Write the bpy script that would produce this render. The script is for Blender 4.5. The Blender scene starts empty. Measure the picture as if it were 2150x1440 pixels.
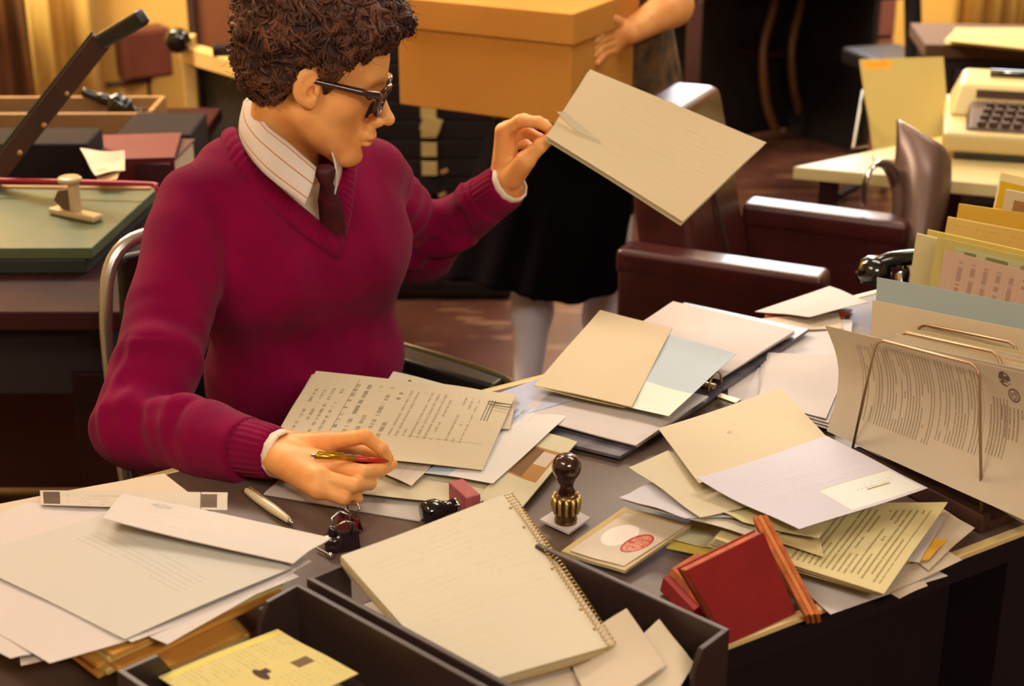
import bpy, bmesh, math, random
import numpy as np
from mathutils import Vector, Matrix
random.seed(7); np.random.seed(7)
S = bpy.context.scene
COL = S.collection
# ------------------------------------------------------------------ camera
F_PX, PITCH, CAM_Z = 3300.0, math.radians(22.0), 1.66
cd = bpy.data.cameras.new('camera'); cam = bpy.data.objects.new('camera', cd); COL.objects.link(cam)
cam.location = (0, 0, CAM_Z); cam.rotation_euler = (math.radians(90) - PITCH, 0, 0)
cd.sensor_width = 36; cd.lens = F_PX / 2150 * 36
cd.dof.use_dof = True; cd.dof.focus_distance = 2.0; cd.dof.aperture_fstop = 5.0
S.camera = cam
# ------------------------------------------------------------------ world, light, exposure
w = bpy.data.worlds.new('world'); S.world = w; w.use_nodes = True
w.node_tree.nodes['Background'].inputs[0].default_value = (1, .8, .55, 1)
w.node_tree.nodes['Background'].inputs[1].default_value = .12
def area(name, loc, target, sx, sy, power, col):
    l = bpy.data.lights.new(name, 'AREA'); l.shape = 'RECTANGLE'; l.size = sx; l.size_y = sy
    l.energy = power; l.color = col
    o = bpy.data.objects.new(name, l); COL.objects.link(o); o.location = loc
    o.rotation_euler = (Vector(target) - Vector(loc)).to_track_quat('-Z', 'Y').to_euler()
    return o
WARM = (1, .83, .58)
area('ceiling_and_fill_light', (.9, 2.7, 2.75), (.35, 2.0, .75), 1.3, .5, 18, (1, .96, .90))
area('ceiling_and_fill_light', (-1.0, 3.7, 2.75), (-.1, 1.9, .8), 1.1, .5, 38, (1, .94, .84))
area('ceiling_and_fill_light', (.8, 5.2, 2.75), (.9, 5.2, 0), 1.3, .5, 55, WARM)
area('ceiling_and_fill_light', (-1.2, .6, 2.75), (-.4, 1.9, .8), 1.3, .5, 30, (1, .92, .80))  # added soft fill from the camera side
area('ceiling_and_fill_light', (1.1, -.9, 2.7), (.6, 1.9, .85), 1.3, .5, 50, (1, .92, .80))  # fill added far behind the camera to brighten the upright rack letters
area('ceiling_and_fill_light', (-1.9, 4.1, 2.7), (-1.7, 5.4, .6), .9, .5, 165, WARM)  # added to brighten the back wall and curtain at the left
area('ceiling_and_fill_light', (2.4, 6.0, 2.7), (2.2, 7.5, .3), .9, .5, 165, WARM)  # added to brighten the back wall at the right
area('window_daylight', (.95, 6.75, 1.75), (.35, 2.6, .4), 1.3, 1.2, 62, (.74, .84, 1))
S.view_settings.view_transform = 'Standard'; S.view_settings.look = 'None'
S.view_settings.exposure = 0.12; S.view_settings.gamma = 1; S.view_settings.use_curve_mapping = False
# ------------------------------------------------------------------ photograph pixel -> point in the room
CP, SP = math.cos(PITCH), math.sin(PITCH)
def ray(px, py):
    a = (px - 1075) / F_PX; b = -(py - 720) / F_PX
    return Vector((a, CP + b * SP, -SP + b * CP))
def PZ(px, py, z):
    r = ray(px, py); t = (z - CAM_Z) / r.z
    return Vector((r.x * t, r.y * t, z))
def PY(px, py, y):
    r = ray(px, py); t = y / r.y
    return Vector((r.x * t, y, CAM_Z + r.z * t))
# ------------------------------------------------------------------ materials
def lin(c):
    out = []
    for v in c[:3]:
        v = v / 255.
        out.append(v / 12.92 if v <= .04045 else ((v + .055) / 1.055) ** 2.4)
    return (*out, 1)
MATS = {}
def mat(name, rgb, rough=.6, metal=0, bump=0, bscale=200, var=0, vscale=8, rgb2=None, sss=0, coat=0, sheen=0, spec=.5, trans=0, coords='Object'):
    if name in MATS: return MATS[name]
    m = bpy.data.materials.new(name); m.use_nodes = True; MATS[name] = m
    nt = m.node_tree; b = nt.nodes['Principled BSDF']; L = nt.links
    b.inputs['Base Color'].default_value = lin(rgb); b.inputs['Roughness'].default_value = rough
    b.inputs['Metallic'].default_value = metal; b.inputs['Specular IOR Level'].default_value = spec
    if sss:
        b.inputs['Subsurface Weight'].default_value = sss; b.inputs['Subsurface Radius'].default_value = (1, .35, .15)
        b.inputs['Subsurface Scale'].default_value = .008
    if coat: b.inputs['Coat Weight'].default_value = coat; b.inputs['Coat Roughness'].default_value = .1
    if sheen:
        b.inputs['Sheen Weight'].default_value = sheen; b.inputs['Sheen Roughness'].default_value = .45
    if trans: b.inputs['Transmission Weight'].default_value = trans
    tc = nt.nodes.new('ShaderNodeTexCoord')
    if var or rgb2:
        n = nt.nodes.new('ShaderNodeTexNoise'); n.inputs['Scale'].default_value = vscale; n.inputs['Detail'].default_value = 5
        L.new(tc.outputs[coords], n.inputs['Vector'])
        r = nt.nodes.new('ShaderNodeValToRGB'); L.new(n.outputs['Fac'], r.inputs[0])
        c2 = rgb2 or tuple(max(0, v * (1 - var)) for v in rgb)
        r.color_ramp.elements[0].position = .35; r.color_ramp.elements[1].position = .65
        r.color_ramp.elements[0].color = lin(c2); r.color_ramp.elements[1].color = lin(rgb)
        L.new(r.outputs[0], b.inputs['Base Color'])
    if bump:
        n = nt.nodes.new('ShaderNodeTexNoise'); n.inputs['Scale'].default_value = bscale; n.inputs['Detail'].default_value = 4
        L.new(tc.outputs[coords], n.inputs['Vector'])
        bp = nt.nodes.new('ShaderNodeBump'); bp.inputs['Strength'].default_value = bump; bp.inputs['Distance'].default_value = .003
        L.new(n.outputs['Fac'], bp.inputs['Height']); L.new(bp.outputs[0], b.inputs['Normal'])
    return m
class NG:
    """tiny math-node helper on a material"""
    def __init__(s, m): s.nt = m.node_tree
    def m(s, op, a, b=None, c=None):
        n = s.nt.nodes.new('ShaderNodeMath'); n.operation = op
        for i, v in enumerate((a, b, c)):
            if v is None: continue
            if isinstance(v, (int, float)): n.inputs[i].default_value = v
            else: s.nt.links.new(v, n.inputs[i])
        return n.outputs[0]
    def between(s, x, a, b):
        return s.m('MULTIPLY', s.m('GREATER_THAN', x, a), s.m('LESS_THAN', x, b))
    def mix(s, fac, a, b):
        n = s.nt.nodes.new('ShaderNodeMix'); n.data_type = 'RGBA'
        s.nt.links.new(fac, n.inputs[0])
        for k, v in ((6, a), (7, b)):
            if isinstance(v, tuple): n.inputs[k].default_value = v
            else: s.nt.links.new(v, n.inputs[k])
        return n.outputs[2]
CREAM, WHITE, YEL, BLUE = (222, 200, 168), (222, 208, 196), (226, 190, 100), (190, 198, 200)
INK = (120, 105, 80)
pm_count = [0]
def paper_mat(rgb=CREAM, layers=(), rough=.75):
    """paper with flat print; layers in sheet UV: ('rect',u0,u1,v0,v1,rgb) ('text',u0,u1,v0,v1,lines,'u'|'v',rgb,density,strength) ('ell',cu,cv,ru,rv,rgb) ('ring',...)"""
    key = ('paper', rgb, tuple(layers))
    if key in MATS: return MATS[key]
    m = bpy.data.materials.new('paper_%d' % pm_count[0]); pm_count[0] += 1; m.use_nodes = True; MATS[key] = m
    nt = m.node_tree; b = nt.nodes['Principled BSDF']; g = NG(m); L = nt.links
    b.inputs['Roughness'].default_value = rough; b.inputs['Specular IOR Level'].default_value = .25
    tone = lambda c: (c[0] * .90, c[1] * .90, c[2] * .925)
    rgb = tone(rgb)
    tc = nt.nodes.new('ShaderNodeTexCoord'); sp = nt.nodes.new('ShaderNodeSeparateXYZ'); L.new(tc.outputs['UV'], sp.inputs[0])
    U, V = sp.outputs[0], sp.outputs[1]
    n = nt.nodes.new('ShaderNodeTexNoise'); n.inputs['Scale'].default_value = 9; L.new(tc.outputs['Object'], n.inputs['Vector'])
    f = g.m('MULTIPLY', n.outputs['Fac'], .25)
    col = g.mix(f, lin(rgb), lin(tuple(c * .9 for c in rgb)))
    for ly in layers:
        k = ly[0]
        if k == 'rect':
            mask = g.m('MULTIPLY', g.between(U, ly[1], ly[2]), g.between(V, ly[3], ly[4])); c = ly[5]
            if len(ly) > 6: mask = g.m('MULTIPLY', mask, ly[6])
        elif k == 'text':
            _, u0, u1, v0, v1, lines, ax, c, dens, stren = ly
            A, Bx = (U, V) if ax == 'u' else (V, U)
            t = g.m('MULTIPLY', Bx, lines); row = g.m('FLOOR', t); fr = g.m('FRACT', t)
            cmb = nt.nodes.new('ShaderNodeCombineXYZ')
            L.new(g.m('MULTIPLY', A, lines * 1.6), cmb.inputs[0]); L.new(g.m('MULTIPLY', row, 7.3), cmb.inputs[1])
            nn = nt.nodes.new('ShaderNodeTexNoise'); nn.inputs['Scale'].default_value = 1.0; nn.inputs['Detail'].default_value = 3; nn.inputs['Roughness'].default_value = .8
            L.new(cmb.outputs[0], nn.inputs['Vector'])
            words = g.m('GREATER_THAN', nn.outputs['Fac'], 1 - dens)
            cmb2 = nt.nodes.new('ShaderNodeCombineXYZ'); L.new(g.m('MULTIPLY', row, 3.7), cmb2.inputs[0]); L.new(g.m('MULTIPLY', A, 1.2), cmb2.inputs[1])
            n2 = nt.nodes.new('ShaderNodeTexNoise'); n2.inputs['Scale'].default_value = 1.0; L.new(cmb2.outputs[0], n2.inputs['Vector'])
            blk = g.m('GREATER_THAN', n2.outputs['Fac'], .42)
            mask = g.m('MULTIPLY', g.m('MULTIPLY', words, blk), g.between(fr, .25, .62))
            mask = g.m('MULTIPLY', mask, g.m('MULTIPLY', g.between(U, u0, u1), g.between(V, v0, v1)))
            mask = g.m('MULTIPLY', mask, stren)
        elif k in ('ell', 'ring'):
            du = g.m('DIVIDE', g.m('SUBTRACT', U, ly[1]), ly[3]); dv = g.m('DIVIDE', g.m('SUBTRACT', V, ly[2]), ly[4])
            r = g.m('SQRT', g.m('ADD', g.m('MULTIPLY', du, du), g.m('MULTIPLY', dv, dv)))
            c = ly[5]
            mask = g.m('LESS_THAN', r, 1) if k == 'ell' else g.between(r, ly[6], 1.0)
            if k == 'ell' and len(ly) > 6:
                nn = nt.nodes.new('ShaderNodeTexNoise'); nn.inputs['Scale'].default_value = ly[6]; L.new(tc.outputs['UV'], nn.inputs['Vector'])
                mask = g.m('MULTIPLY', mask, g.m('GREATER_THAN', nn.outputs['Fac'], .45))
        elif k == 'rows':   # thin ruled lines
            _, u0, u1, v0, v1, lines, ax, c, stren = ly
            Bx = V if ax == 'u' else U
            mask = g.m('LESS_THAN', g.m('FRACT', g.m('MULTIPLY', Bx, lines)), .07)
            mask = g.m('MULTIPLY', g.m('MULTIPLY', mask, stren), g.m('MULTIPLY', g.between(U, u0, u1), g.between(V, v0, v1)))
        col = g.mix(mask, col, lin(c))
    L.new(col, b.inputs['Base Color'])
    return m
# ------------------------------------------------------------------ objects
def tag(o, label=None, cat=None, group=None, kind=None):
    if label: o['label'] = label
    if cat: o['category'] = cat
    if group: o['group'] = group
    if kind: o['kind'] = kind
    return o
def thing(name, label, cat, loc=(0, 0, 0), group=None):
    o = bpy.data.objects.new(name, None); COL.objects.link(o); o.location = loc; o.empty_display_size = .05
    return tag(o, label, cat, group)
def wloc(o):
    v = Vector((0, 0, 0))
    while o is not None: v = v + o.location; o = o.parent
    return v
def mesh_obj(name, verts, faces, material, parent=None, smooth=False, uvs=None, origin=None, bevel=0, label=None):
    verts = np.asarray(verts, dtype=np.float64)
    if parent is not None: off = np.array(wloc(parent)); loc = (0, 0, 0)
    else:
        if origin is None:
            off = np.array([(verts[:, 0].min() + verts[:, 0].max()) / 2, (verts[:, 1].min() + verts[:, 1].max()) / 2, verts[:, 2].min()])
        else: off = np.array(origin)
        loc = tuple(off)
    vv = verts - off
    me = bpy.data.meshes.new(name)
    if isinstance(faces, np.ndarray):
        k = faces.shape[1]; n = len(faces)
        me.vertices.add(len(vv)); me.vertices.foreach_set('co', vv.astype(np.float32).ravel())
        me.loops.add(n * k); me.loops.foreach_set('vertex_index', faces.astype(np.int32).ravel())
        me.polygons.add(n); me.polygons.foreach_set('loop_start', np.arange(0, n * k, k, dtype=np.int32))
        me.update(calc_edges=True)
    else:
        me.from_pydata([tuple(v) for v in vv], [], faces)
    if uvs is not None:
        ul = me.uv_layers.new(name='UVMap')
        li = np.empty(len(me.loops), dtype=np.int32); me.loops.foreach_get('vertex_index', li)
        ul.data.foreach_set('uv', np.asarray(uvs, dtype=np.float32)[li].ravel())
    if smooth: me.polygons.foreach_set('use_smooth', [True] * len(me.polygons))
    me.validate(); me.update()
    mm = material if isinstance(material, (list, tuple)) else [material]
    for q in mm: me.materials.append(q)
    o = bpy.data.objects.new(name, me); COL.objects.link(o); o.location = loc
    if parent is not None: o.parent = parent
    if bevel:
        md = o.modifiers.new('bevel', 'BEVEL'); md.width = bevel; md.segments = 3; md.limit_method = 'ANGLE'; md.angle_limit = math.radians(40)
        wn_ = o.modifiers.new('normals', 'WEIGHTED_NORMAL'); wn_.keep_sharp = True
        me.polygons.foreach_set('use_smooth', [True] * len(me.polygons))
    if label: o['label'] = label
    return o
class MB:
    def __init__(s): s.v = []; s.f = []
    def add(s, vs, fs):
        k = len(s.v); s.v += [tuple(v) for v in vs]; s.f += [tuple(i + k for i in f) for f in fs]; return s
    def hexa(s, b, t):
        """bottom 4 points, top 4 points (same order, ccw from above)"""
        return s.add(list(b) + list(t), [(3, 2, 1, 0), (4, 5, 6, 7), (0, 1, 5, 4), (1, 2, 6, 5), (2, 3, 7, 6), (3, 0, 4, 7)])
    def box(s, c, dims, ax=None):
        c = Vector(c); X, Y, Z = ax or (Vector((1, 0, 0)), Vector((0, 1, 0)), Vector((0, 0, 1)))
        hx, hy, hz = [d / 2 for d in dims]
        P = lambda a, b, d: c + X * (a * hx) + Y * (b * hy) + Z * (d * hz)
        return s.hexa([P(-1, -1, -1), P(1, -1, -1), P(1, 1, -1), P(-1, 1, -1)], [P(-1, -1, 1), P(1, -1, 1), P(1, 1, 1), P(-1, 1, 1)])
    def prism(s, pts, z0, z1):
        n = len(pts)
        vs = [(p[0], p[1], z0) for p in pts] + [(p[0], p[1], z1) for p in pts]
        return s.add(vs, [tuple(range(n - 1, -1, -1)), tuple(range(n, 2 * n))] + [(i, (i + 1) % n, n + (i + 1) % n, n + i) for i in range(n)])
    def tube(s, pts, r, n=10, cap=True, flat=None):
        pts = [Vector(p) for p in pts]; k0 = len(s.v); m = len(pts)
        rs = r if isinstance(r, (list, tuple)) else [r] * m
        up = None
        for i, p in enumerate(pts):
            t = (pts[min(i + 1, m - 1)] - pts[max(i - 1, 0)]).normalized()
            if up is None:
                up = Vector((0, 0, 1)) if abs(t.z) < .9 else Vector((1, 0, 0))
            a = up - t * up.dot(t); a.normalize(); b = t.cross(a); up = a
            for j in range(n):
                th = 2 * math.pi * j / n
                fa, fb = (1, 1) if flat is None else flat
                s.v.append(tuple(p + a * (math.cos(th) * rs[i] * fa) + b * (math.sin(th) * rs[i] * fb)))
        for i in range(m - 1):
            for j in range(n):
                s.f.append((k0 + i * n + j, k0 + i * n + (j + 1) % n, k0 + (i + 1) * n + (j + 1) % n, k0 + (i + 1) * n + j))
        if cap:
            s.f.append(tuple(k0 + j for j in range(n - 1, -1, -1))); s.f.append(tuple(k0 + (m - 1) * n + j for j in range(n)))
        return s
    def lathe(s, base, prof, n=20, axis=None):
        """prof list of (r, h) along axis"""
        base = Vector(base); A = Vector(axis or (0, 0, 1)).normalized()
        X = A.orthogonal().normalized(); Y = A.cross(X); k0 = len(s.v); m = len(prof)
        for r, h in prof:
            for j in range(n):
                th = 2 * math.pi * j / n
                s.v.append(tuple(base + A * h + X * (r * math.cos(th)) + Y * (r * math.sin(th))))
        for i in range(m - 1):
            for j in range(n):
                s.f.append((k0 + i * n + j, k0 + i * n + (j + 1) % n, k0 + (i + 1) * n + (j + 1) % n, k0 + (i + 1) * n + j))
        s.f.append(tuple(k0 + j for j in range(n - 1, -1, -1))); s.f.append(tuple(k0 + (m - 1) * n + j for j in range(n)))
        return s
    def build(s, name, material, parent=None, smooth=False, bevel=0, label=None):
        return mesh_obj(name, s.v, s.f, material, parent, smooth=smooth, bevel=bevel, label=label)
def yaw_axes(deg):
    a = math.radians(deg); return (Vector((math.cos(a), math.sin(a), 0)), Vector((-math.sin(a), math.cos(a), 0)), Vector((0, 0, 1)))
def smooth_path(pts, n=6):
    """Catmull-Rom through points"""
    P = [Vector(p) for p in pts]; P = [P[0] * 2 - P[1]] + P + [P[-1] * 2 - P[-2]]; out = []
    for i in range(1, len(P) - 2):
        for k in range(n):
            t = k / n
            out.append(.5 * ((2 * P[i]) + (P[i + 1] - P[i - 1]) * t + (2 * P[i - 1] - 5 * P[i] + 4 * P[i + 1] - P[i + 2]) * t * t + (3 * P[i] - P[i - 1] - 3 * P[i + 1] + P[i + 2]) * t ** 3))
    out.append(P[-2]); return out
# ------------------------------------------------------------------ implicit surfaces -> mesh (surface nets, sparse blocks)
def sdf_mesh(f, lo, hi, h):
    lo = np.array(lo, float); hi = np.array(hi, float); B = 8; Sz = B * h
    nb = np.ceil((hi - lo) / Sz).astype(int)
    g = np.stack(np.meshgrid(*[np.arange(n) for n in nb], indexing='ij'), -1).reshape(-1, 3)
    d = f(lo + (g + .5) * Sz)
    g = g[np.abs(d) < Sz * 1.25]
    loc = np.stack(np.meshgrid(*[np.arange(B + 1)] * 3, indexing='ij'), -1).reshape(-1, 3)
    vals = []
    for i in range(0, len(g), 400):
        gg = g[i:i + 400]; pts = lo + (gg[:, None, :] * B + loc[None]) * h
        vals.append(f(pts.reshape(-1, 3)).reshape(-1, B + 1, B + 1, B + 1).astype(np.float32))
    V = np.concatenate(vals)
    c = [(i, j, k) for i in (0, 1) for j in (0, 1) for k in (0, 1)]
    cs = {q: V[:, q[0]:B + q[0], q[1]:B + q[1], q[2]:B + q[2]] for q in c}
    neg = sum((cs[q] < 0).astype(np.int8) for q in c)
    act = np.argwhere((neg > 0) & (neg < 8))
    vv = {q: cs[q][act[:, 0], act[:, 1], act[:, 2], act[:, 3]] for q in c}
    pos = np.zeros((len(act), 3)); cnt = np.zeros(len(act))
    for a in range(3):
        for q in c:
            if q[a]: continue
            r = list(q); r[a] = 1; r = tuple(r)
            x0, x1 = vv[q], vv[r]; m = (x0 < 0) != (x1 < 0)
            t = np.where(m, x0 / np.where(m, x0 - x1, 1), 0)
            p = np.tile(np.array(q, float), (len(act), 1)); p[:, a] = t
            pos += p * m[:, None]; cnt += m
    cell = g[act[:, 0]] * B + act[:, 1:]
    P = lo + (cell + pos / cnt[:, None]) * h
    N = nb * B + 2; key = lambda c3: ((c3[:, 0] + 1) * N[1] + c3[:, 1] + 1) * N[2] + c3[:, 2] + 1
    K = key(cell); order = np.argsort(K); Ks = K[order]
    def find(c3):
        k = key(c3); i = np.clip(np.searchsorted(Ks, k), 0, len(Ks) - 1)
        return np.where(Ks[i] == k, order[i], -1)
    faces = []
    for a in range(3):
        r = [0, 0, 0]; r[a] = 1; x0, x1 = vv[(0, 0, 0)], vv[tuple(r)]
        m = np.nonzero((x0 < 0) != (x1 < 0))[0]
        b1 = np.zeros(3, int); b1[(a + 1) % 3] = 1; b2 = np.zeros(3, int); b2[(a + 2) % 3] = 1
        cc = cell[m]; q = np.stack([m, find(cc - b1), find(cc - b1 - b2), find(cc - b2)], 1)
        ok = (q >= 0).all(1); q = q[ok]; sgn = (x0[m] < 0)[ok]
        q[~sgn] = q[~sgn][:, ::-1]
        faces.append(q)
    return P, np.concatenate(faces)
def largest(V, F):
    lab = np.arange(len(V))
    for _ in range(400):
        m = lab[F].min(1); new = lab.copy(); np.minimum.at(new, F.ravel(), np.repeat(m, 4)); new = new[new]
        if (new == lab).all(): break
        lab = new
    u, c = np.unique(lab, return_counts=True); keep = lab == u[c.argmax()]
    idx = np.cumsum(keep) - 1; return V[keep], idx[F[keep[F].all(1)]]
def rc(p, a, b, ra, rb):
    a = np.array(a, float); b = np.array(b, float); ab = b - a; L2 = ab @ ab
    t = np.clip(((p - a) @ ab) / L2, 0, 1)
    return np.linalg.norm(p - a - t[:, None] * ab, axis=1) - (ra + (rb - ra) * t)
def sph(p, c, r): return np.linalg.norm(p - np.array(c, float), axis=1) - r
def ell(p, c, r, R=None):
    q = p - np.array(c, float)
    if R is not None: q = q @ R
    r = np.array(r, float); k0 = np.linalg.norm(q / r, axis=1); k1 = np.linalg.norm(q / (r * r), axis=1) + 1e-9
    return k0 * (k0 - 1) / k1
def smin(a, b, k):
    h = np.clip(.5 + .5 * (b - a) / k, 0, 1)
    return b + (a - b) * h - k * h * (1 - h)
def smax(a, b, k): return -smin(-a, -b, k)
def chain(p, pts, rs, k=.006):
    d = None
    for i in range(len(pts) - 1):
        e = rc(p, pts[i], pts[i + 1], rs[i], rs[i + 1]); d = e if d is None else smin(d, e, k)
    return d
def rotm(ax, deg):
    return np.array(Matrix.Rotation(math.radians(deg), 3, ax))
# ------------------------------------------------------------------ sheets of paper
def sheet(name, label, cat, corners, m, sag=0., wave=.0008, thick=.0005, n=14, group=None, parent=None, mode='z', curl=None, bulge=(0, 0), drop=None, label_part=None):
    """four corners (px,py,z) A B C D: u runs A->B, v runs A->D. Built as a thin curved solid. curl=(corner_index, lift)"""
    fn = PZ if mode == 'z' else PY
    Q = [fn(*c) if not isinstance(c, Vector) else c for c in corners]
    if drop is not None:   # lower edge brought down to a given height under the upper edge (standing sheets)
        for a, b in ((0, 3), (1, 2)):
            Q[b] = Vector((Q[a].x, Q[a].y - drop[1], drop[0]))
    A, B, C, D = Q
    nn = n + 1; up = (B - A).cross(D - A).normalized()
    if up.z < 0: up = -up
    if mode != 'z' and up.y > 0: up = -up
    sd = random.random() * 10; vs = []; uv = []
    for j in range(nn):
        v = j / n
        for i in range(nn):
            u = i / n
            p = A * (1 - u) * (1 - v) + B * u * (1 - v) + C * u * v + D * (1 - u) * v
            o = -sag * math.sin(math.pi * u) * math.sin(math.pi * v) + bulge[0] * math.sin(math.pi * u) + bulge[1] * math.sin(math.pi * v)
            o += wave * (math.sin(u * 5 + sd) * math.cos(v * 4 + sd * 2) + .5 * math.sin(9 * v + 3 * u + sd))
            if curl:
                cu, cv = ((0, 0), (1, 0), (1, 1), (0, 1))[curl[0]]
                dd = max(0, 1 - math.hypot(u - cu, v - cv) / .6); o += curl[1] * dd * dd
            vs.append(p + up * o); uv.append((u, v))
    # thickness
    K = nn * nn
    vs2 = [v - up * thick for v in vs]
    fs = []
    for j in range(n):
        for i in range(n):
            a = j * nn + i; q = (a, a + 1, a + 1 + nn, a + nn)
            fs.append(q); fs.append(tuple(K + x for x in reversed(q)))
    rim = [i for i in range(nn)] + [j * nn + n for j in range(1, nn)] + [n * nn + i for i in range(n - 1, -1, -1)] + [j * nn for j in range(n - 1, 0, -1)]
    for a, b in zip(rim, rim[1:] + rim[:1]): fs.append((b, a, K + a, K + b))
    # orientation so that the printed side faces up/out
    e = (vs[1] - vs[0]).cross(vs[nn] - vs[0])
    if e.dot(up) < 0: fs = [tuple(reversed(f)) for f in fs]
    o = mesh_obj(name, [tuple(v) for v in vs + vs2], fs, m, parent, smooth=thick < .002, uvs=uv + uv)
    if thick < .002:
        md = o.modifiers.new('edges', 'EDGE_SPLIT'); md.split_angle = math.radians(50)
    if parent is None: tag(o, label, cat, group)
    elif label_part: o['label'] = label_part
    return o
# ================================================================== SETTING
UX, VX, ZX = yaw_axes(32.5)          # desk / room axes
VX = -VX                              # VX points towards the camera side
M_floor = mat('floor_linoleum', (84, 50, 38), rough=.32, rgb2=(58, 32, 28), vscale=2.2, bump=.05, bscale=30)
def scuffs(m):
    g = NG(m); nt = m.node_tree; b = nt.nodes['Principled BSDF']; tc = nt.nodes.new('ShaderNodeTexCoord')
    mp = nt.nodes.new('ShaderNodeMapping'); mp.inputs['Scale'].default_value = (1.2, 6, 1); mp.inputs['Rotation'].default_value = (0, 0, -.5)
    nt.links.new(tc.outputs['Object'], mp.inputs[0])
    n = nt.nodes.new('ShaderNodeTexNoise'); n.inputs['Scale'].default_value = 3.5; n.inputs['Detail'].default_value = 8
    nt.links.new(mp.outputs[0], n.inputs['Vector'])
    f = g.m('MULTIPLY', g.m('GREATER_THAN', n.outputs['Fac'], .60), .35)
    old = b.inputs['Base Color'].links[0].from_socket
    nt.links.new(g.mix(f, old, lin((140, 108, 80))), b.inputs['Base Color'])
scuffs(M_floor)
MB().prism([(-5.5, -1.6), (5.5, -1.6), (5.5, 9.8), (-5.5, 9.8)], -.05, 0).build('floor', M_floor)['kind'] = 'structure'
M_wall = mat('wall_paint', (228, 184, 92), rough=.8, rgb2=(216, 170, 82), vscale=1.5, bump=.05, bscale=60)
M_wall2 = mat('room_paint', (190, 165, 110), rough=.85, var=.06)
M_ceil = mat('ceiling_paint', (215, 200, 165), rough=.9, var=.05)
wp = Vector((-1.4, 5.45, 0))
def wall(name, a, b, z0=0, z1=2.9, t=.12, m=M_wall):
    a, b = Vector(a), Vector(b); d = (b - a).normalized(); n = Vector((-d.y, d.x, 0))
    o = MB().prism([a, b, b + n * t, a + n * t], z0, z1).build(name, m); o['kind'] = 'structure'; return o
WL, WR = wp - UX * 2.6, wp + UX * 6.4
wall('wall_back', WL, WR)
wall('wall_left', WL + VX * 7.4 - UX*.0, WL, m=M_wall2)
wall('wall_right', WR, WR + VX * 8.2, m=M_wall2)
wall('wall_front', WR + VX * 8.2, WL + VX * 7.4, m=M_wall2)
o = MB().prism([WL - UX*.1 - VX * .1, WL + VX * 7.5- UX*.1, WR + VX * 8.3+UX*.1, WR - VX * .1+UX*.1], 2.9, 2.95).build('ceiling', M_ceil); o['kind'] = 'structure'
o = MB().prism([wp - UX * 2.55 + VX * .005, wp - UX * 2.55 + VX * .025, wp + UX * 6.3 + VX * .025, wp + UX * 6.3 + VX * .005], 0, .1).build('baseboard_back', mat('baseboard_brown', (60, 34, 26), .6, var=.1)); o['kind'] = 'structure'
# ceiling lamps that carry the room's light, and cases for the added fill lights
M_lampcase = mat('lamp_housing', (210, 205, 190), .5, var=.03)
M_lampglow = bpy.data.materials.new('lamp_diffuser'); M_lampglow.use_nodes = True
_b = M_lampglow.node_tree.nodes['Principled BSDF']; _b.inputs['Emission Color'].default_value = (1, .88, .7, 1); _b.inputs['Emission Strength'].default_value = 2
for i, (x, y, lb) in enumerate(((.9, 2.7, 'ceiling lamp above the desk papers'), (-1.0, 3.7, 'ceiling lamp above the table with the paper cutter'), (.8, 5.2, 'ceiling lamp above the far chairs'), (-1.2, .6, 'added fill lamp above the near side of the desk'), (-1.9, 4.1, 'lamp added beside the yellow curtains to brighten the back wall'), (2.4, 6.0, 'lamp added over the dark desk corner to brighten the back wall'), (1.1, -.9, 'added fill lamp behind the camera on the right'))):
    t = thing('ceiling_and_fill_lamp', lb, 'lamp', (x, y, 2.8), 'ceiling lamps')
    MB().box((x, y, 2.86), (1.36, .56, .07)).build('housing', M_lampcase, t, bevel=.01)
    MB().box((x, y, 2.815), (1.28, .5, .012)).build('diffuser', M_lampglow, t)

# window high in the back wall (its light glances off the floor and the armchair)
wn = wp + UX * (( Vector((.95, 6.75, 0)) - wp).dot(UX)) + VX * .01
M_wf = mat('window_frame_paint', (196, 184, 150), .5, var=.04)
M_sky = bpy.data.materials.new('daylit_pane'); M_sky.use_nodes = True
_b = M_sky.node_tree.nodes['Principled BSDF']; _b.inputs['Base Color'].default_value = (.6, .7, .8, 1); _b.inputs['Emission Color'].default_value = (.74, .84, 1, 1); _b.inputs['Emission Strength'].default_value = 1.5
w1 = bpy.data.objects.new('window_1', None); COL.objects.link(w1); w1.location = wn + Vector((0, 0, 1.1)); w1['kind'] = 'structure'
MB().box(wn + Vector((0, 0, 1.75)), (1.35, .02, 1.25), (UX, VX, ZX)).build('pane', M_sky, w1)
for s in (-1, 1): MB().box(wn + UX * (.70 * s) + Vector((0, 0, 1.75)), (.06, .06, 1.37), (UX, VX, ZX)).build('jamb', M_wf, w1)
for z in (1.10, 1.75, 2.40): MB().box(wn + Vector((0, 0, z)), (1.34, .06, .05), (UX, VX, ZX)).build('frame_bar', M_wf, w1)
# curtains: pleated cloth hanging on the back wall
def curtain(u0, u1, m, label, zlo=.28):
    n = int((u1 - u0) / .012); vs = []; fs = []; uv = []
    for j, z in enumerate((zlo, 1.0, 2.0, 2.6)):
        for i in range(n + 1):
            u = u0 + (u1 - u0) * i / n
            o = .045 * math.sin(u * 42 + .8 * math.sin(u * 9)) + .02 * math.sin(u * 97) + .10
            vs.append(wp + UX * u + VX * (o * (1.05 - .1 * j)) + Vector((0, 0, z)))
    for j in range(3):
        for i in range(n): a = j * (n + 1) + i; fs.append((a, a + 1, a + n + 2, a + n + 1))
    o = mesh_obj('curtain', vs, fs, m, smooth=True); md = o.modifiers.new('cloth', 'SOLIDIFY'); md.thickness = .004
    return tag(o, label, 'curtain')
M_cur = mat('curtain_cloth', (246, 208, 112), rough=.85, rgb2=(228, 184, 88), vscale=4)
M_cur2 = mat('brown_curtain', (160, 104, 50), rough=.9, var=.3, vscale=4)
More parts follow.
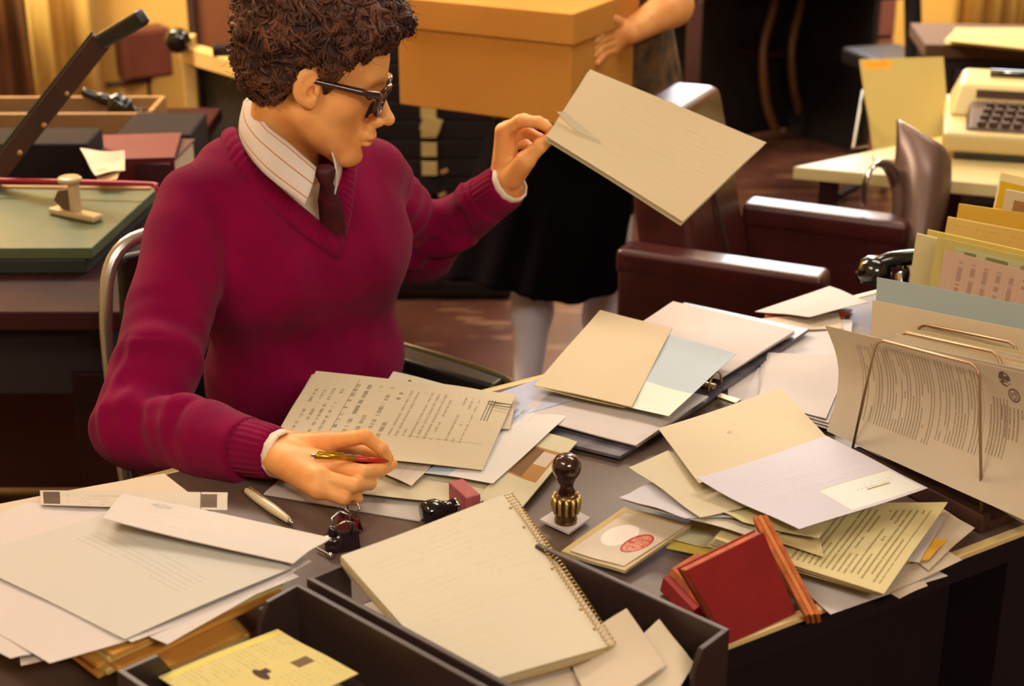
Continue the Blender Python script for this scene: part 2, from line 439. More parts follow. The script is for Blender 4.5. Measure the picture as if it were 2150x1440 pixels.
def wall_u(px, z=None):
    """distance along the back wall seen at pixel column px"""
    r = ray(px, 120); d = Vector((r.x, r.y, 0)); # wp + UX*u = d*t
    det = d.x * (-UX.y) + UX.x * d.y; 
    t = (wp.x * (-UX.y) + UX.x * wp.y) / det
    return (d * t - wp).dot(UX)
curtain(wall_u(50), wall_u(196), M_cur, 'bright yellow pleated curtain behind the raised cutter arm')
curtain(wall_u(-60), wall_u(42), M_cur2, 'brown and yellow striped curtain at the far left edge')
curtain(wall_u(1985), wall_u(2300), M_cur, 'yellow pleated curtain at the upper right above the stacked papers', .1)

# ================================================================== DESK
M_desk = mat('desk_laminate', (104, 82, 70), rough=.44, rgb2=(88, 68, 58), vscale=5, bump=.03, bscale=300)
M_deskside = mat('desk_side', (32, 20, 24), rough=.8, var=.1, spec=.15)
M_trim = mat('desk_trim_brass', (236, 204, 140), rough=.35, metal=.15, var=.05)
NE = PZ(1300, 1430, .75)             # point on the near edge
desk = thing('office_desk', 'large brown office desk with a pale metal edge strip, covered in papers', 'desk', (NE.x, NE.y, 0))
DW = .69
c0 = NE - UX * .865; c1 = NE + UX * 1.15; c2 = c1 - VX * DW; c3 = c0 - VX * DW
MB().prism([c0, c1, c2, c3], .742, .7495).build('desktop', M_desk, desk, bevel=.001)
MB().prism([c0 + (UX - VX) * .004, c1 - (UX + VX) * .004, c2 - (UX - VX) * .004, c3 + (UX + VX) * .004], .705, .742).build('desktop_underside', M_deskside, desk)
e = .008
def strip(a, b, out, nm='edge_strip'):
    a, b = Vector(a), Vector(b); d = out * e
    MB().prism([a + d, b + d, b - d * .6, a - d * .6], .7425, .7506).build(nm, M_trim, desk, bevel=.002)
strip(c0, c1, VX); strip(c3, c2, -VX); strip(c0, c3, -UX); strip(c1, c2, UX)
def pedestal(u0, u1):
    a = NE + UX * u0 - VX * .03; b = NE + UX * u1 - VX * .03
    MB().prism([a, b, b - VX * (DW - .06), a - VX * (DW - .06)], .04, .714).build('pedestal', M_deskside, desk, bevel=.004)
    for k, (z0, z1) in enumerate(((.08, .36), (.38, .53), (.55, .70))):
        dr = MB().prism([a + UX * .02 - VX * (DW - .065), b - UX * .02 - VX * (DW - .065), b - UX * .02 - VX * (DW - .045), a + UX * .02 - VX * (DW - .045)], z0, z1).build('drawer', M_deskside, desk, bevel=.003)
        c = (a + b) / 2 - VX * (DW - .037); MB().box((c.x, c.y, (z0 + z1) / 2), (.1, .012, .015), (UX, VX, ZX)).build('handle', M_trim, dr)
pedestal(.62, 1.05)
MB().prism([c0 + UX * .02 - VX * .03, c0 + UX * .05 - VX * .03, c3 + UX * .05 + VX * .03, c3 + UX * .02 + VX * .03], 0, .714).build('end_panel', M_deskside, desk, bevel=.003)
MB().prism([c0 + UX * .05 - VX * .10, NE + UX * .6 - VX * .10, NE + UX * .6 - VX * .12, c0 + UX * .05 - VX * .12], .3, .714).build('modesty_panel', M_deskside, desk)

# ================================================================== PEOPLE
M_skin = mat('skin', (238, 170, 100), rough=.5, sss=.12, rgb2=(228, 150, 82), vscale=30, bump=.08, bscale=400)
M_hair = mat('brown_hair', (58, 28, 22), rough=.8, rgb2=(50, 20, 18), vscale=60)
M_strand = mat('hair_strand', (102, 60, 40), rough=.55, rgb2=(48, 24, 20), vscale=32, spec=.3)
M_lip = mat('lip', (170, 84, 64), rough=.5, sss=.1)
M_lash = mat('lash', (40, 20, 16), .8)
M_wool = mat('crimson_wool', (132, 8, 58), rough=.95, rgb2=(116, 6, 52), vscale=14, bump=.5, bscale=700, sheen=.08, spec=.06)
M_shirt = mat('striped_shirt', (226, 206, 184), rough=.8, bump=.1, bscale=300)
M_tie = mat('maroon_tie', (84, 22, 34), rough=.6, rgb2=(50, 16, 24), vscale=40, spec=.3)
M_frame = mat('spectacle_frame', (52, 22, 20), rough=.2, coat=.5)
M_dark = mat('dark_trousers', (38, 28, 34), rough=.85, var=.2, bump=.2, bscale=300)
M_shoe = mat('shoe_leather', (28, 20, 18), rough=.35)

def head_sdf(q):
    """local: +x face, +z up, +y left; origin between the eyes' height and the ears"""
    y = np.abs(q[:, 1]); s = np.stack([q[:, 0], y, q[:, 2]], 1)
    d = ell(s, (-.014, 0, .040), (.096, .077, .084))
    d = smin(d, ell(s, (.030, 0, .030), (.060, .058, .052)), .03)
    d = smin(d, ell(s, (.022, 0, -.034), (.058, .057, .074)), .03)
    d = smin(d, rc(s, (-.004, .050, -.052), (.062, .018, -.100), .015, .015), .035)
    d = smin(d, ell(s, (.072, 0, -.103), (.020, .021, .017)), .022)
    d = smin(d, ell(s, (.040, .044, -.028), (.024, .020, .020)), .02)
    d = smin(d, rc(s, (.084, 0, .016), (.070, .042, .020), .008, .008), .016)
    d = smax(d, -ell(s, (.096, .033, -.004), (.020, .018, .013)), .014)
    d = smin(d, ell(s, (.066, .032, -.004), (.0135, .015, .0125)), .004)
    d = smin(d, rc(s, (.082, 0, .004), (.110, 0, -.036), .0065, .0085), .010)
    d = smin(d, ell(s, (.112, 0, -.040), (.0105, .0095, .0085)), .007)
    d = smin(d, ell(s, (.097, .0115, -.045), (.011, .007, .007)), .006)
    d = smin(d, ell(s, (.086, 0, -.066), (.015, .024, .014)), .014)
    d = smin(d, ell(s, (.0945, 0, -.0675), (.0085, .021, .0055)), .005)
    d = smin(d, ell(s, (.0915, 0, -.0795), (.0085, .018, .0062)), .005)
    d = smax(d, -ell(s, (.102, 0, -.0735), (.014, .022, .0016)), .003)
    d = smax(d, -ell(s, (.101, 0, -.091), (.010, .016, .0045)), .010)
    # ear
    R = rotm('Z', -20) @ rotm('Y', -12)
    e = (s - np.array([-.010, .080, -.008])) @ R
    er = ell(e, (0, 0, 0), (.0205, .0070, .0275))
    er = smax(er, -ell(e, (.0030, .0085, .0015), (.0145, .0085, .0205)), .002)
    er = smin(er, ell(e, (.0, .002, .0), (.017, .0035, .023)), .002)
    er = smax(er, -ell(e, (.006, .0075, -.006), (.0075, .0105, .0095)), .002)
    er = smin(er, rc(e, (.010, .003, .012), (-.006, .0035, -.004), .0022, .0022), .003)
    er = smin(er, ell(e, (.0135, .0035, -.006), (.004, .004, .0065)), .003)
    er = smin(er, ell(e, (.007, .001, -.022), (.0085, .005, .0085)), .005)
    d = smin(d, er, .003)
    return d
zb_x = [-.14, -.10, -.085, -.06, -.036, -.026, -.018, .002, .010, .020, .030, .042, .060, .078, .095, .13]
zb_z = [-.052, -.058, -.060, -.052, -.038, .010, .022, .022, .000, -.004, .022, .040, .052, .066, .074, .080]
def hair_sdf(q, vol=.024):
    s = np.stack([q[:, 0], np.abs(q[:, 1]), q[:, 2]], 1)
    d = ell(s, (-.014, 0, .042), (.099, .080, .088)); d = smin(d, ell(s, (.030, 0, .034), (.062, .060, .056)), .03)
    d = smin(d, ell(s, (-.030, 0, -.010), (.074, .070, .060)), .02)
    n = (np.sin(q[:, 0] * 190 + 2 * np.sin(q[:, 2] * 130)) * np.sin(q[:, 1] * 170 + 1.3) * np.sin(q[:, 2] * 180 + q[:, 0] * 60))
    n2 = np.sin(q[:, 0] * 75 + 1) * np.sin(q[:, 1] * 90) * np.sin(q[:, 2] * 80 + 2)
    top = np.clip((q[:, 2] - .0) / .10, 0, 1); front = np.clip((q[:, 0] - .03) / .06, 0, 1)
    th = vol * (.40 + .75 * top + .35 * front) + .006 * n + .006 * n2
    lim = np.interp(s[:, 0], zb_x, zb_z) + .006 * np.sin(q[:, 0] * 300 + q[:, 1] * 200)
    ax = np.clip(1 - (q[:, 2] - lim) / .03, 0, 1)
    d = d - th * (1 - .8 * ax)
    return smax(d, (lim - q[:, 2]) * .8, .006)
def head_frame(center, yaw, pitch, roll=0):
    """columns x,y,z of the head in the room"""
    R = Matrix.Rotation(math.radians(yaw), 3, 'Z') @ Matrix.Rotation(math.radians(pitch), 3, 'Y') @ Matrix.Rotation(math.radians(roll), 3, 'X')
    return np.array(R), np.array(center)
def to_world(P, fr): return P @ fr[0].T + fr[1]
def to_local(P, fr): return (P - fr[1]) @ fr[0]
def hair_strands(fr, count, seed, vol=.024, keep=None):
    rng = np.random.RandomState(seed); V, Fq = sdf_mesh(lambda p: hair_sdf(p, vol), (-.16, -.13, -.10), (.15, .13, .19), .006)
    idx = rng.randint(0, len(V), count); P = V[idx]; e = 1e-3
    g = np.stack([hair_sdf(P + np.eye(3)[a] * e, vol) - hair_sdf(P - np.eye(3)[a] * e, vol) for a in range(3)], 1); g /= np.linalg.norm(g, axis=1)[:, None] + 1e-9
    vs = []; fs = []; K = 11; n = 3
    for i in range(count):
        N = g[i]; T = np.cross(N, rng.normal(size=3)); T /= np.linalg.norm(T); T = T + np.array([-.25, 0, -.5]); T -= N * (T @ N); T /= np.linalg.norm(T) + 1e-9; Bn = np.cross(N, T)
        L = rng.uniform(.022, .044); r = rng.uniform(.0025, .0065); ph = rng.uniform(0, 6.3); tw = rng.uniform(.35, 1.1) * rng.choice([-1, 1]); rad = rng.uniform(.00035, .0007)
        k0 = len(vs)
        for k in range(K):
            t = k / (K - 1); a = ph + tw * 6.283 * t
            c = P[i] - N * .004 + T * (L * (t - .4)) + N * (r * (1 + math.cos(a)) * .8) + Bn * (r * math.sin(a))
            rr = rad * (1 - .6 * t)
            for j in range(n):
                b = j * 2.094; vs.append(c + (N * math.cos(b) + Bn * math.sin(b)) * rr)
        for k in range(K - 1):
            for j in range(n): fs.append((k0 + k * n + j, k0 + k * n + (j + 1) % n, k0 + (k + 1) * n + (j + 1) % n, k0 + (k + 1) * n + j))
    return to_world(np.array(vs), fr), np.array(fs)

def hair_locks(fr, count, seed, vol=.024):
    rng = np.random.RandomState(seed); V, Fq = sdf_mesh(lambda p: hair_sdf(p, vol), (-.16, -.13, -.10), (.15, .13, .19), .006)
    P0 = V[rng.randint(0, len(V), count)]; G = lambda P: np.stack([hair_sdf(P + np.eye(3)[a] * 1e-3, vol) - hair_sdf(P - np.eye(3)[a] * 1e-3, vol) for a in range(3)], 1) / 2e-3
    K = 12; crown = np.array([-.045, .01, .13]); P = P0.copy(); T = P0 - crown; T[:, 2] -= .02; T += rng.normal(size=T.shape) * .022; L = rng.uniform(.026, .052, count); wv = rng.uniform(.0015, .0042, count); ph = rng.uniform(0, 6.3, count); tw = rng.uniform(.5, 1.3, count)
    T /= np.linalg.norm(T, axis=1)[:, None]; curl = rng.uniform(-1, 1, count); C = []; NN = []; BB = []
    for k in range(K):
        g = G(P); g /= np.linalg.norm(g, axis=1)[:, None] + 1e-9; T = T - g * (T * g).sum(1)[:, None]; T /= np.linalg.norm(T, axis=1)[:, None] + 1e-9; Bn = np.cross(g, T)
        t = k / (K - 1); lift = .0005 + .004 * t * t
        C.append(P + g * (lift - hair_sdf(P, vol)[:, None]) + Bn * (wv * np.sin(ph + tw * 6.28 * t))[:, None]); NN.append(g); BB.append(Bn)
        T = T + Bn * (curl * .16)[:, None]; P = P + T * (L / K)[:, None]
    rad = rng.uniform(.0011, .0026, count); n = 5; vs = np.zeros((count, K, n, 3))
    for k in range(K):
        pr = (.35 + 1.0 * math.sin(math.pi * min(1, k / (K - 1) * .85 + .12)))
        for j in range(n):
            a = j * 2 * math.pi / n; vs[:, k, j] = C[k] + (BB[k] * math.cos(a) * 1.5 + NN[k] * math.sin(a) * .7) * (rad * pr)[:, None]
    base = (np.arange(count) * K * n)[:, None, None]; kk = np.arange(K - 1)[None, :, None] * n; jj = np.arange(n)[None, None, :]; j2 = (jj + 1) % n
    f = np.stack([base + kk + jj, base + kk + j2, base + kk + n + j2, base + kk + n + jj], -1).reshape(-1, 4)
    return to_world(vs.reshape(-1, 3), fr), f
def join_meshes(parts):
    vs = []; fs = []; k = 0
    for V, Fq in parts: vs.append(V); fs.append(Fq + k); k += len(V)
    return np.concatenate(vs), np.concatenate(fs)
def A3(*v): return np.array(v, float)
def N(v): v = np.array(v, float); return v / np.linalg.norm(v)
def pz(px, py, z): return np.array(PZ(px, py, z))
def py_(px, py, y): return np.array(PY(px, py, y))

# ---- the seated clerk -------------------------------------------------------
Rsh = py_(418, 436, 2.16); Lsh = py_(775, 372, 2.335)
Relb = pz(290, 893, .77); Rwr = pz(548, 945, .790)
Lelb = py_(880, 520, 2.50); Lwr = py_(1046, 402, 2.40)
HC = py_(668, 150, 2.20)
lat = N((Lsh - Rsh) * A3(1, 1, 0)); fwd = N(A3(lat[1], -lat[0], 0))
Cc = (Rsh + Lsh) / 2; Cc[2] = 0
def torso_c(z): return Cc + fwd * (.02 - .05 * (1.0 - z) * .3) + A3(0, 0, z)
man = thing('person', 'seated clerk in crimson V-neck sweater, striped shirt and dark glasses, writing and lifting a folder', 'person', (Cc[0], Cc[1], 0))
hf = head_frame(HC, 4, 17, 0)
neck_top = to_world(A3(-.030, 0, -.045)[None], hf)[0]
neck_base = torso_c(1.035) - fwd * .035
def f_head(p): 
    d = head_sdf(to_local(p, hf)); return smin(d, rc(p, neck_top, neck_base, .051, .054), .022)
V1, F1 = sdf_mesh(f_head, np.minimum(HC, neck_base) - A3(.16, .16, .08), np.maximum(HC, neck_base) + A3(.16, .16, .16), .0022)
# right hand (writing)
def fingers(p, list_, k=.004):
    d = None
    for pts, rs in list_:
        e = chain(p, pts, rs, .003); d = e if d is None else smin(d, e, k)
    return d
rI = ([pz(690, 928, .814), pz(766, 916, .834), pz(800, 940, .818), pz(816, 962, .803)], [.0115, .0092, .0084, .0066])
rM = ([pz(678, 972, .812), pz(758, 992, .805), pz(798, 986, .793), pz(824, 974, .787)], [.0115, .0098, .0088, .0068])
rR = ([pz(670, 1002, .806), pz(740, 1019, .799), pz(776, 1014, .784), pz(766, 1008, .776)], [.011, .0096, .0084, .007])
rP = ([pz(668, 1028, .796), pz(722, 1045, .786), pz(748, 1046, .775), pz(738, 1040, .768)], [.0098, .0088, .0078, .0068])
rT = ([pz(588, 922, .782), pz(668, 934, .783), pz(738, 932, .786), pz(800, 958, .790)], [.015, .0115, .0092, .0074])
def f_rhand(p):
    d = rc(p, Relb * .3 + Rwr * .7, Rwr, .030, .0255)
    for a, r in ((rI, .0135), (rM, .0145), (rR, .0135), (rP, .012)):
        d = smin(d, rc(p, Rwr + A3(.004, 0, 0), a[0][0], .021, r), .008)
    d = smin(d, rc(p, Rwr, rT[0][1], .019, .014), .010)
    return smin(d, fingers(p, (rI, rM, rR, rP, rT), .0045), .005)
hp = np.array([Rwr] + [q for a in (rI, rM, rR, rP, rT) for q in a[0]])
V2, F2 = sdf_mesh(f_rhand, hp.min(0) - A3(.10, .04, .04), hp.max(0) + A3(.03, .06, .04), .0016)
# left hand (pinching the folder)
lI = ([py_(1058, 276, 2.385), py_(1092, 254, 2.37), py_(1130, 256, 2.36), py_(1152, 268, 2.36)], [.0115, .0100, .0088, .0070])
lM = ([py_(1066, 272, 2.405), py_(1100, 252, 2.40), py_(1142, 262, 2.39), py_(1160, 282, 2.385)], [.0118, .0100, .0088, .0072])
lR = ([py_(1066, 290, 2.425), py_(1104, 276, 2.43), py_(1134, 292, 2.42), py_(1132, 312, 2.41)], [.0115, .0098, .0086, .0072])
lP = ([py_(1066, 306, 2.440), py_(1098, 300, 2.45), py_(1120, 314, 2.44), py_(1112, 330, 2.43)], [.0105, .0090, .0080, .0068])
lT = ([py_(1078, 375, 2.372), py_(1104, 336, 2.350), py_(1134, 306, 2.345), py_(1160, 286, 2.355)], [.0160, .0135, .0112, .0085])
def f_lhand(p):
    d = rc(p, Lelb * .3 + Lwr * .7, Lwr, .030, .0255)
    for a, r in ((lI, .0140), (lM, .0140), (lR, .0135), (lP, .0120)):
        d = smin(d, rc(p, Lwr + A3(.01, 0, .0), a[0][0], .0235, r), .010)
    d = smin(d, rc(p, Lwr, lT[0][1], .021, .015), .012)
    return smin(d, fingers(p, (lI, lM, lR, lP, lT), .0045), .005)
hp = np.array([Lwr] + [q for a in (lI, lM, lR, lP, lT) for q in a[0]])
V3, F3 = sdf_mesh(f_lhand, hp.min(0) - A3(.09, .05, .08), hp.max(0) + A3(.04, .06, .03), .0018)
hipc = torso_c(.54) - fwd * .02
hipR, hipL = hipc - lat * .09, hipc + lat * .09
kneeR, kneeL = hipR + fwd * .43 + A3(-.02, 0, -.02), hipL + fwd * .43 + A3(.02, 0, -.02)
ankR, ankL = kneeR + A3(-.02, .06, -.43), kneeL + A3(.02, .06, -.43)
def f_body(p):
    d = rc(p, Rsh + A3(0, 0, -.01), Lsh + A3(0, 0, -.01), .04, .04)
    d = smin(d, rc(p, torso_c(.90) - fwd * .02, torso_c(.62) - fwd * .05, .080, .065), .05)
    d = smin(d, rc(p, hipR, hipL, .085, .085), .04)
    for a, b, c in ((Rsh, Relb, Rwr), (Lsh, Lelb, Lwr)):
        d = smin(d, rc(p, a, b, .045, .038), .02); d = smin(d, rc(p, b, c, .038, .024), .01)
    for a, b, c in ((hipR, kneeR, ankR), (hipL, kneeL, ankL)):
        d = smin(d, rc(p, a, b, .070, .050), .02); d = smin(d, rc(p, b, c, .048, .034), .01)
    return smin(d, rc(p, neck_top, neck_base, .05, .055), .02)
bp = np.array([Rsh, Lsh, Relb, Lelb, Rwr, Lwr, hipR, kneeR, ankR, kneeL, ankL, neck_top])
V4, F4 = sdf_mesh(f_body, bp.min(0) - .1, bp.max(0) + .1, .008)
V, Fq = join_meshes([(V1, F1), (V2, F2), (V3, F3), (V4, F4)])
mesh_obj('body', V, Fq, M_skin, man, smooth=True)
# hair: shell plus curls
Vh, Fh = sdf_mesh(lambda p: hair_sdf(p), (-.16, -.13, -.10), (.15, .13, .19), .0024)
Vh = to_world(Vh, hf); Vs, Fs = hair_strands(hf, 1500, 3); Vk, Fk = hair_locks(hf, 1900, 5); Vs, Fs = join_meshes([(Vs, Fs), (Vk, Fk)])
Vh, Fh = join_meshes([(Vh, Fh), (Vs, Fs)])
hair = mesh_obj('hair', Vh, Fh, [M_hair, M_strand], man, smooth=True)
nshell = len(Fh) - len(Fs); mi = np.zeros(len(hair.data.polygons), dtype=np.int32); mi[nshell:] = 1
hair.data.polygons.foreach_set('material_index', mi)
H = lambda *v: Vector(to_world(A3(*v)[None], hf)[0])
# brows, closed lids, lips
for s in (1, -1):
    MB().tube([H(.086, s * .014, .018), H(.087, s * .026, .023), H(.078, s * .042, .021), H(.066, s * .052, .014)], [.0022, .003, .0026, .0012], 6).build('eyebrow', M_hair, man, smooth=True)
    MB().tube([H(.0775, s * .019, -.006), H(.0805, s * .030, -.011), H(.0750, s * .041, -.009), H(.069, s * .048, -.004)], [.0008, .0014, .0013, .0006], 6).build('eyelash', M_lash, man, smooth=True)
lipm = MB()
def lip(zc, xc, h, wd):
    pts = [H(xc - .9 * (abs(t) / wd) ** 2 * .012, t, zc + .0015 * (abs(t) / wd)) for t in np.linspace(-wd, wd, 9)]
    lipm.tube(pts, [h * (.25 + .75 * math.cos(t * 1.5)) for t in np.linspace(-1, 1, 9)], 8)
lip(-.0685, .1005, .0034, .018); lip(-.0790, .0975, .0038, .016)
lipm.build('lips', M_lip, man, smooth=True)
M_mole = mat('mole', (120, 62, 36), .6)
for (x, z) in ((.022, -.035), (-.040, -.060), (.030, -.072)):
    for yy in np.linspace(.03, .09, 61)[::-1]:
        if head_sdf(A3(x, -yy, z)[None])[0] < 0 or yy < .035:
            MB().lathe(H(x, -yy + .0002, z), [(.0012, -.0005), (.0011, .0004), (.0004, .0007)], 8, axis=H(x, -yy - .01, z) - H(x, -yy, z)).build('mole', M_mole, man); break
# spectacles (worn on the face: a thing of its own)
spec = thing('eyeglasses', 'dark brown heavy-rimmed spectacles on the face of the seated clerk', 'glasses', H(.095, 0, 0))
M_lens = mat('lens_glass', (235, 235, 230), rough=.02, trans=.95, spec=.6)
M_lens.node_tree.nodes['Principled BSDF'].inputs['IOR'].default_value = 1.08
fm = {1: MB(), -1: MB()}
for s in (1, -1):
    ctr = (.099, s * .033, -.007); ring = []
    for k in range(25):
        a = k / 24 * 2 * math.pi; ca, sa = math.cos(a), math.sin(a)
        yy = .0265 * math.copysign(abs(ca) ** .75, ca); zz = .0215 * math.copysign(abs(sa) ** .8, sa)
        ring.append(H(ctr[0] - (.010 * max(0, (yy * s) / .0265)) + zz * .10, ctr[1] + yy, ctr[2] + zz))
    MB().tube(ring, .0034, 8, cap=False, flat=(1, 1.2)).build('rim', M_frame, spec, smooth=True)
    n = 24; lv = [H(ctr[0] - .003, ctr[1], ctr[2])] + ring[:24]; 
    lo_ = mesh_obj('lens', [tuple(v) for v in lv], [(0, 1 + i, 1 + (i + 1) % 24) for i in range(24)], M_lens, spec)
    md = lo_.modifiers.new('glass', 'SOLIDIFY'); md.thickness = .0012
    MB().tube([H(.092, s * .062, .004), H(.086, s * .071, .006), H(.060, s * .0745, .005), H(.0, s * .0805, .004), (H(-.022, s * .083, -.001)), H(-.036, s * .081, -.020)], [.0052, .0054, .0050, .0042, .0034, .0026], 8, flat=(1, .6)).build('temple_arm', M_frame, spec, smooth=True)
MB().tube([H(.101, -.0075, .0), H(.104, 0, .004), H(.101, .0075, .0)], .0028, 8).build('bridge', M_frame, spec, smooth=True)

# ---- sweater
def limb_folds(p, a, b, t0, t1, amp, freq, side):
    a = np.array(a); b = np.array(b); ab = b - a; t = ((p - a) @ ab) / (ab @ ab); q = p - a - t[:, None] * ab
    r = np.linalg.norm(q, axis=1) + 1e-6; s_ = (q @ np.array(side)) / r
    m = np.clip((t - t0) / .12, 0, 1) * np.clip((t1 - t) / .12, 0, 1) * np.clip(.35 + .8 * s_, 0, 1) * (r < .12)
    ph = t * freq + 1.3 * s_
    return -amp * m * (np.sin(ph) * .75 + .35 * np.sin(2.3 * ph + 1.1 * s_))
def folds(p):
    a = .0022 * np.sin(p[:, 0] * 38 + 14 * p[:, 2] + 3 * np.sin(p[:, 1] * 18)) * np.sin(p[:, 2] * 16 + 4 * p[:, 0])
    z = np.clip((.86 - p[:, 2]) / .2, 0, 1); q = (p - Cc); l = q @ lat
    a = a + .0050 * z * np.sin(l * 42 + p[:, 2] * 12 + 1.5 * np.sin(p[:, 2] * 22)) 
    return a + .0012 * np.sin(p[:, 0] * 70 + p[:, 1] * 40 + 30 * p[:, 2])
def lerp(a, b, t): return np.array(a) * (1 - t) + np.array(b) * t
def f_torso(p, off=0.):
    d = rc(p, lerp(Rsh, Lsh, .10), lerp(Rsh, Lsh, .90), .058, .058); d = smin(d, rc(p, lerp(Rsh, Lsh, .28) + A3(0, 0, .035) - fwd * .03, lerp(Rsh, Lsh, .72) + A3(0, 0, .035) - fwd * .03, .050, .050), .05)
    d = smin(d, rc(p, torso_c(.985) - fwd * .035 - lat * .04, torso_c(.985) - fwd * .035 + lat * .04, .085, .085), .05)
    d = smin(d, rc(p, torso_c(.90) - lat * .065, torso_c(.90) + lat * .065, .118, .118), .06)
    d = smin(d, rc(p, torso_c(.72) - lat * .04 - fwd * .005, torso_c(.72) + lat * .06 - fwd * .005, .108, .108), .06)
    d = smin(d, rc(p, torso_c(.58) - lat * .06 - fwd * .03, torso_c(.58) + lat * .05 - fwd * .03, .108, .108), .06)
    return d - off
CFR = lerp(Relb, Rwr, .90); CFL = lerp(Lelb, Lwr, .90)
fold_caps = [(py_(262, 832, 2.05), py_(352, 792, 2.06), .013), (py_(352, 792, 2.06), py_(428, 838, 2.02), .011), (py_(270, 872, 2.0), py_(350, 840, 2.0), .012), (py_(350, 840, 2.0), py_(440, 880, 1.96), .010), (py_(300, 760, 2.12), py_(420, 770, 2.10), .012)]
def f_arms(p):
    d = rc(p, Rsh, Relb, .064, .058); d = smin(d, rc(p, Relb, CFR, .058, .040), .025)
    d = smin(d, rc(p, lerp(Relb, CFR, .7), CFR, .048, .034), .02)
    for a, b, r in fold_caps: d = smin(d, rc(p, a, b, r, r), .014)
    e = rc(p, Lsh, Lelb, .062, .054); e = smin(e, rc(p, Lelb, CFL, .054, .040), .025)
    e = smin(e, rc(p, lerp(Lsh, Lelb, .3) + A3(.03, -.03, .0), lerp(Lelb, CFL, .15) + A3(0, -.03, .01), .02, .012), .02)
    e = smin(e, rc(p, lerp(Lsh, Lelb, .75) + A3(.03, -.04, .03), lerp(Lelb, CFL, .4) + A3(0, -.03, .035), .012, .01), .02)
    return np.minimum(d, e)
# neckline frame
ncen = (neck_base * .55 + neck_top * .45)
up_n = N(neck_top - neck_base)
def march(px, py, f, t0=1.7):
    r = np.array(ray(px, py)); t = t0; best = (9, t0)
    for _ in range(90):
        d = float(f((np.array([0, 0, CAM_Z]) + r * t)[None])[0])
        if d < best[0]: best = (d, t)
        if d < .0006 or t > 2.9: break
        t += max(d, .0012) * .8
    return np.array([0, 0, CAM_Z]) + r * best[1]
vtop = 1.075; vbot_pt = march(706, 492, f_torso); zv = vbot_pt[2]
lv0 = (vbot_pt - Cc) @ lat
def vcut(p):
    q = p - Cc; l = q @ lat - lv0 * np.clip((1.08 - p[:, 2]) / (1.08 - zv), 0, 1); f = q @ fwd
    wdt = np.interp(p[:, 2], [zv - .2, zv, 1.03, 1.10, 1.2], [-.15, 0., .058, .082, .10])
    d = np.maximum((np.abs(l) - wdt) * .75, -(f - .005))
    return np.minimum(d, rc(p, neck_base - up_n * .0, neck_top + up_n * .05, .072, .078))
def f_sweater(p):
    d = smin(f_torso(p), f_arms(p), .035) - folds(p)
    d = smax(d, -vcut(p), .003)
    d = smax(d, ((p - CFR) @ N(Rwr - Relb)) , .002)
    return smax(d, ((p - CFL) @ N(Lwr - Lelb)), .002) if False else np.maximum(d, np.where(np.linalg.norm(p - CFL, axis=1) < .1, (p - CFL) @ N(Lwr - Lelb), -1))
def f_sweater2(p):
    d = smin(f_torso(p), f_arms(p), .016) - folds(p)
    d = d + limb_folds(p, Rsh, Relb, .45, 1.12, .0075, 19, N(fwd + A3(0, -.6, .2))) + limb_folds(p, Relb, CFR, -.15, .62, .0075, 15, N(A3(.1, -.4, 1)))
    d = d + limb_folds(p, Lsh, Lelb, .05, .95, .0075, 17, N(A3(.5, -1, .2))) + limb_folds(p, Lelb, CFL, .0, .6, .0065, 14, N(A3(0, -1, .5)))
    d = smax(d, -vcut(p), .003)
    for c, n in ((CFR, N(Rwr - Relb)), (CFL, N(Lwr - Lelb))):
        near = np.linalg.norm(p - c, axis=1) < .09
        d = np.where(near, np.maximum(d, (p - c) @ n), d)
    return np.maximum(d, .545 - p[:, 2])
bp = np.array([Rsh, Lsh, Relb, Lelb, Rwr, Lwr]); lo = bp.min(0) - .10; hi = bp.max(0) + .10; lo[2] = .53; hi[1] = max(hi[1], 2.5)
lo[1] = min(lo[1], 1.80)
V, Fq = sdf_mesh(f_sweater2, lo, hi, .0034)
V, Fq = largest(V, Fq)
mesh_obj('sweater', V, Fq, M_wool, man, smooth=True)
# ribbed cuffs
def ribbed_cuff(c, n, L, r0, r1, parent, material=M_wool, ribs=26, amp=.0009, seg=12, name='cuff', label=None):
    c = Vector(c); n = Vector(n).normalized(); X = n.orthogonal().normalized(); Y = n.cross(X); vs = []; fs = []; M_ = ribs * 4
    for i in range(seg + 1):
        t = i / seg; r = r0 + (r1 - r0) * t + .0018 * math.sin(math.pi * t)
        if i == seg: r -= .003
        for j in range(M_):
            a = 2 * math.pi * j / M_; rr = r + amp * math.sin(a * ribs)
            vs.append(c + n * (L * (t - .35)) + X * (rr * math.cos(a)) + Y * (rr * math.sin(a)))
    for i in range(seg):
        for j in range(M_): fs.append((i * M_ + j, i * M_ + (j + 1) % M_, (i + 1) * M_ + (j + 1) % M_, (i + 1) * M_ + j))
    o = mesh_obj(name, vs, fs, material, parent, smooth=True, label=label); md = o.modifiers.new('knit', 'SOLIDIFY'); md.thickness = .0025; md.offset = -1
    return o
nR, nL = N(Rwr - Relb), N(Lwr - Lelb)
ribbed_cuff(CFR, nR, .075, .0365, .0325, man); ribbed_cuff(CFL, nL, .07, .0375, .036, man)
ribbed_cuff(Vector(CFR) + Vector(nR) * .052, nR, .014, .0298, .0302, man, M_shirt, ribs=3, amp=.0004, name='shirt_cuff', label='cream shirt cuff showing past the sleeve')
ribbed_cuff(Vector(CFL) + Vector(nL) * .047, nL, .013, .0318, .0322, man, M_shirt, ribs=3, amp=.0004, name='shirt_cuff', label='cream shirt cuff showing past the sleeve')
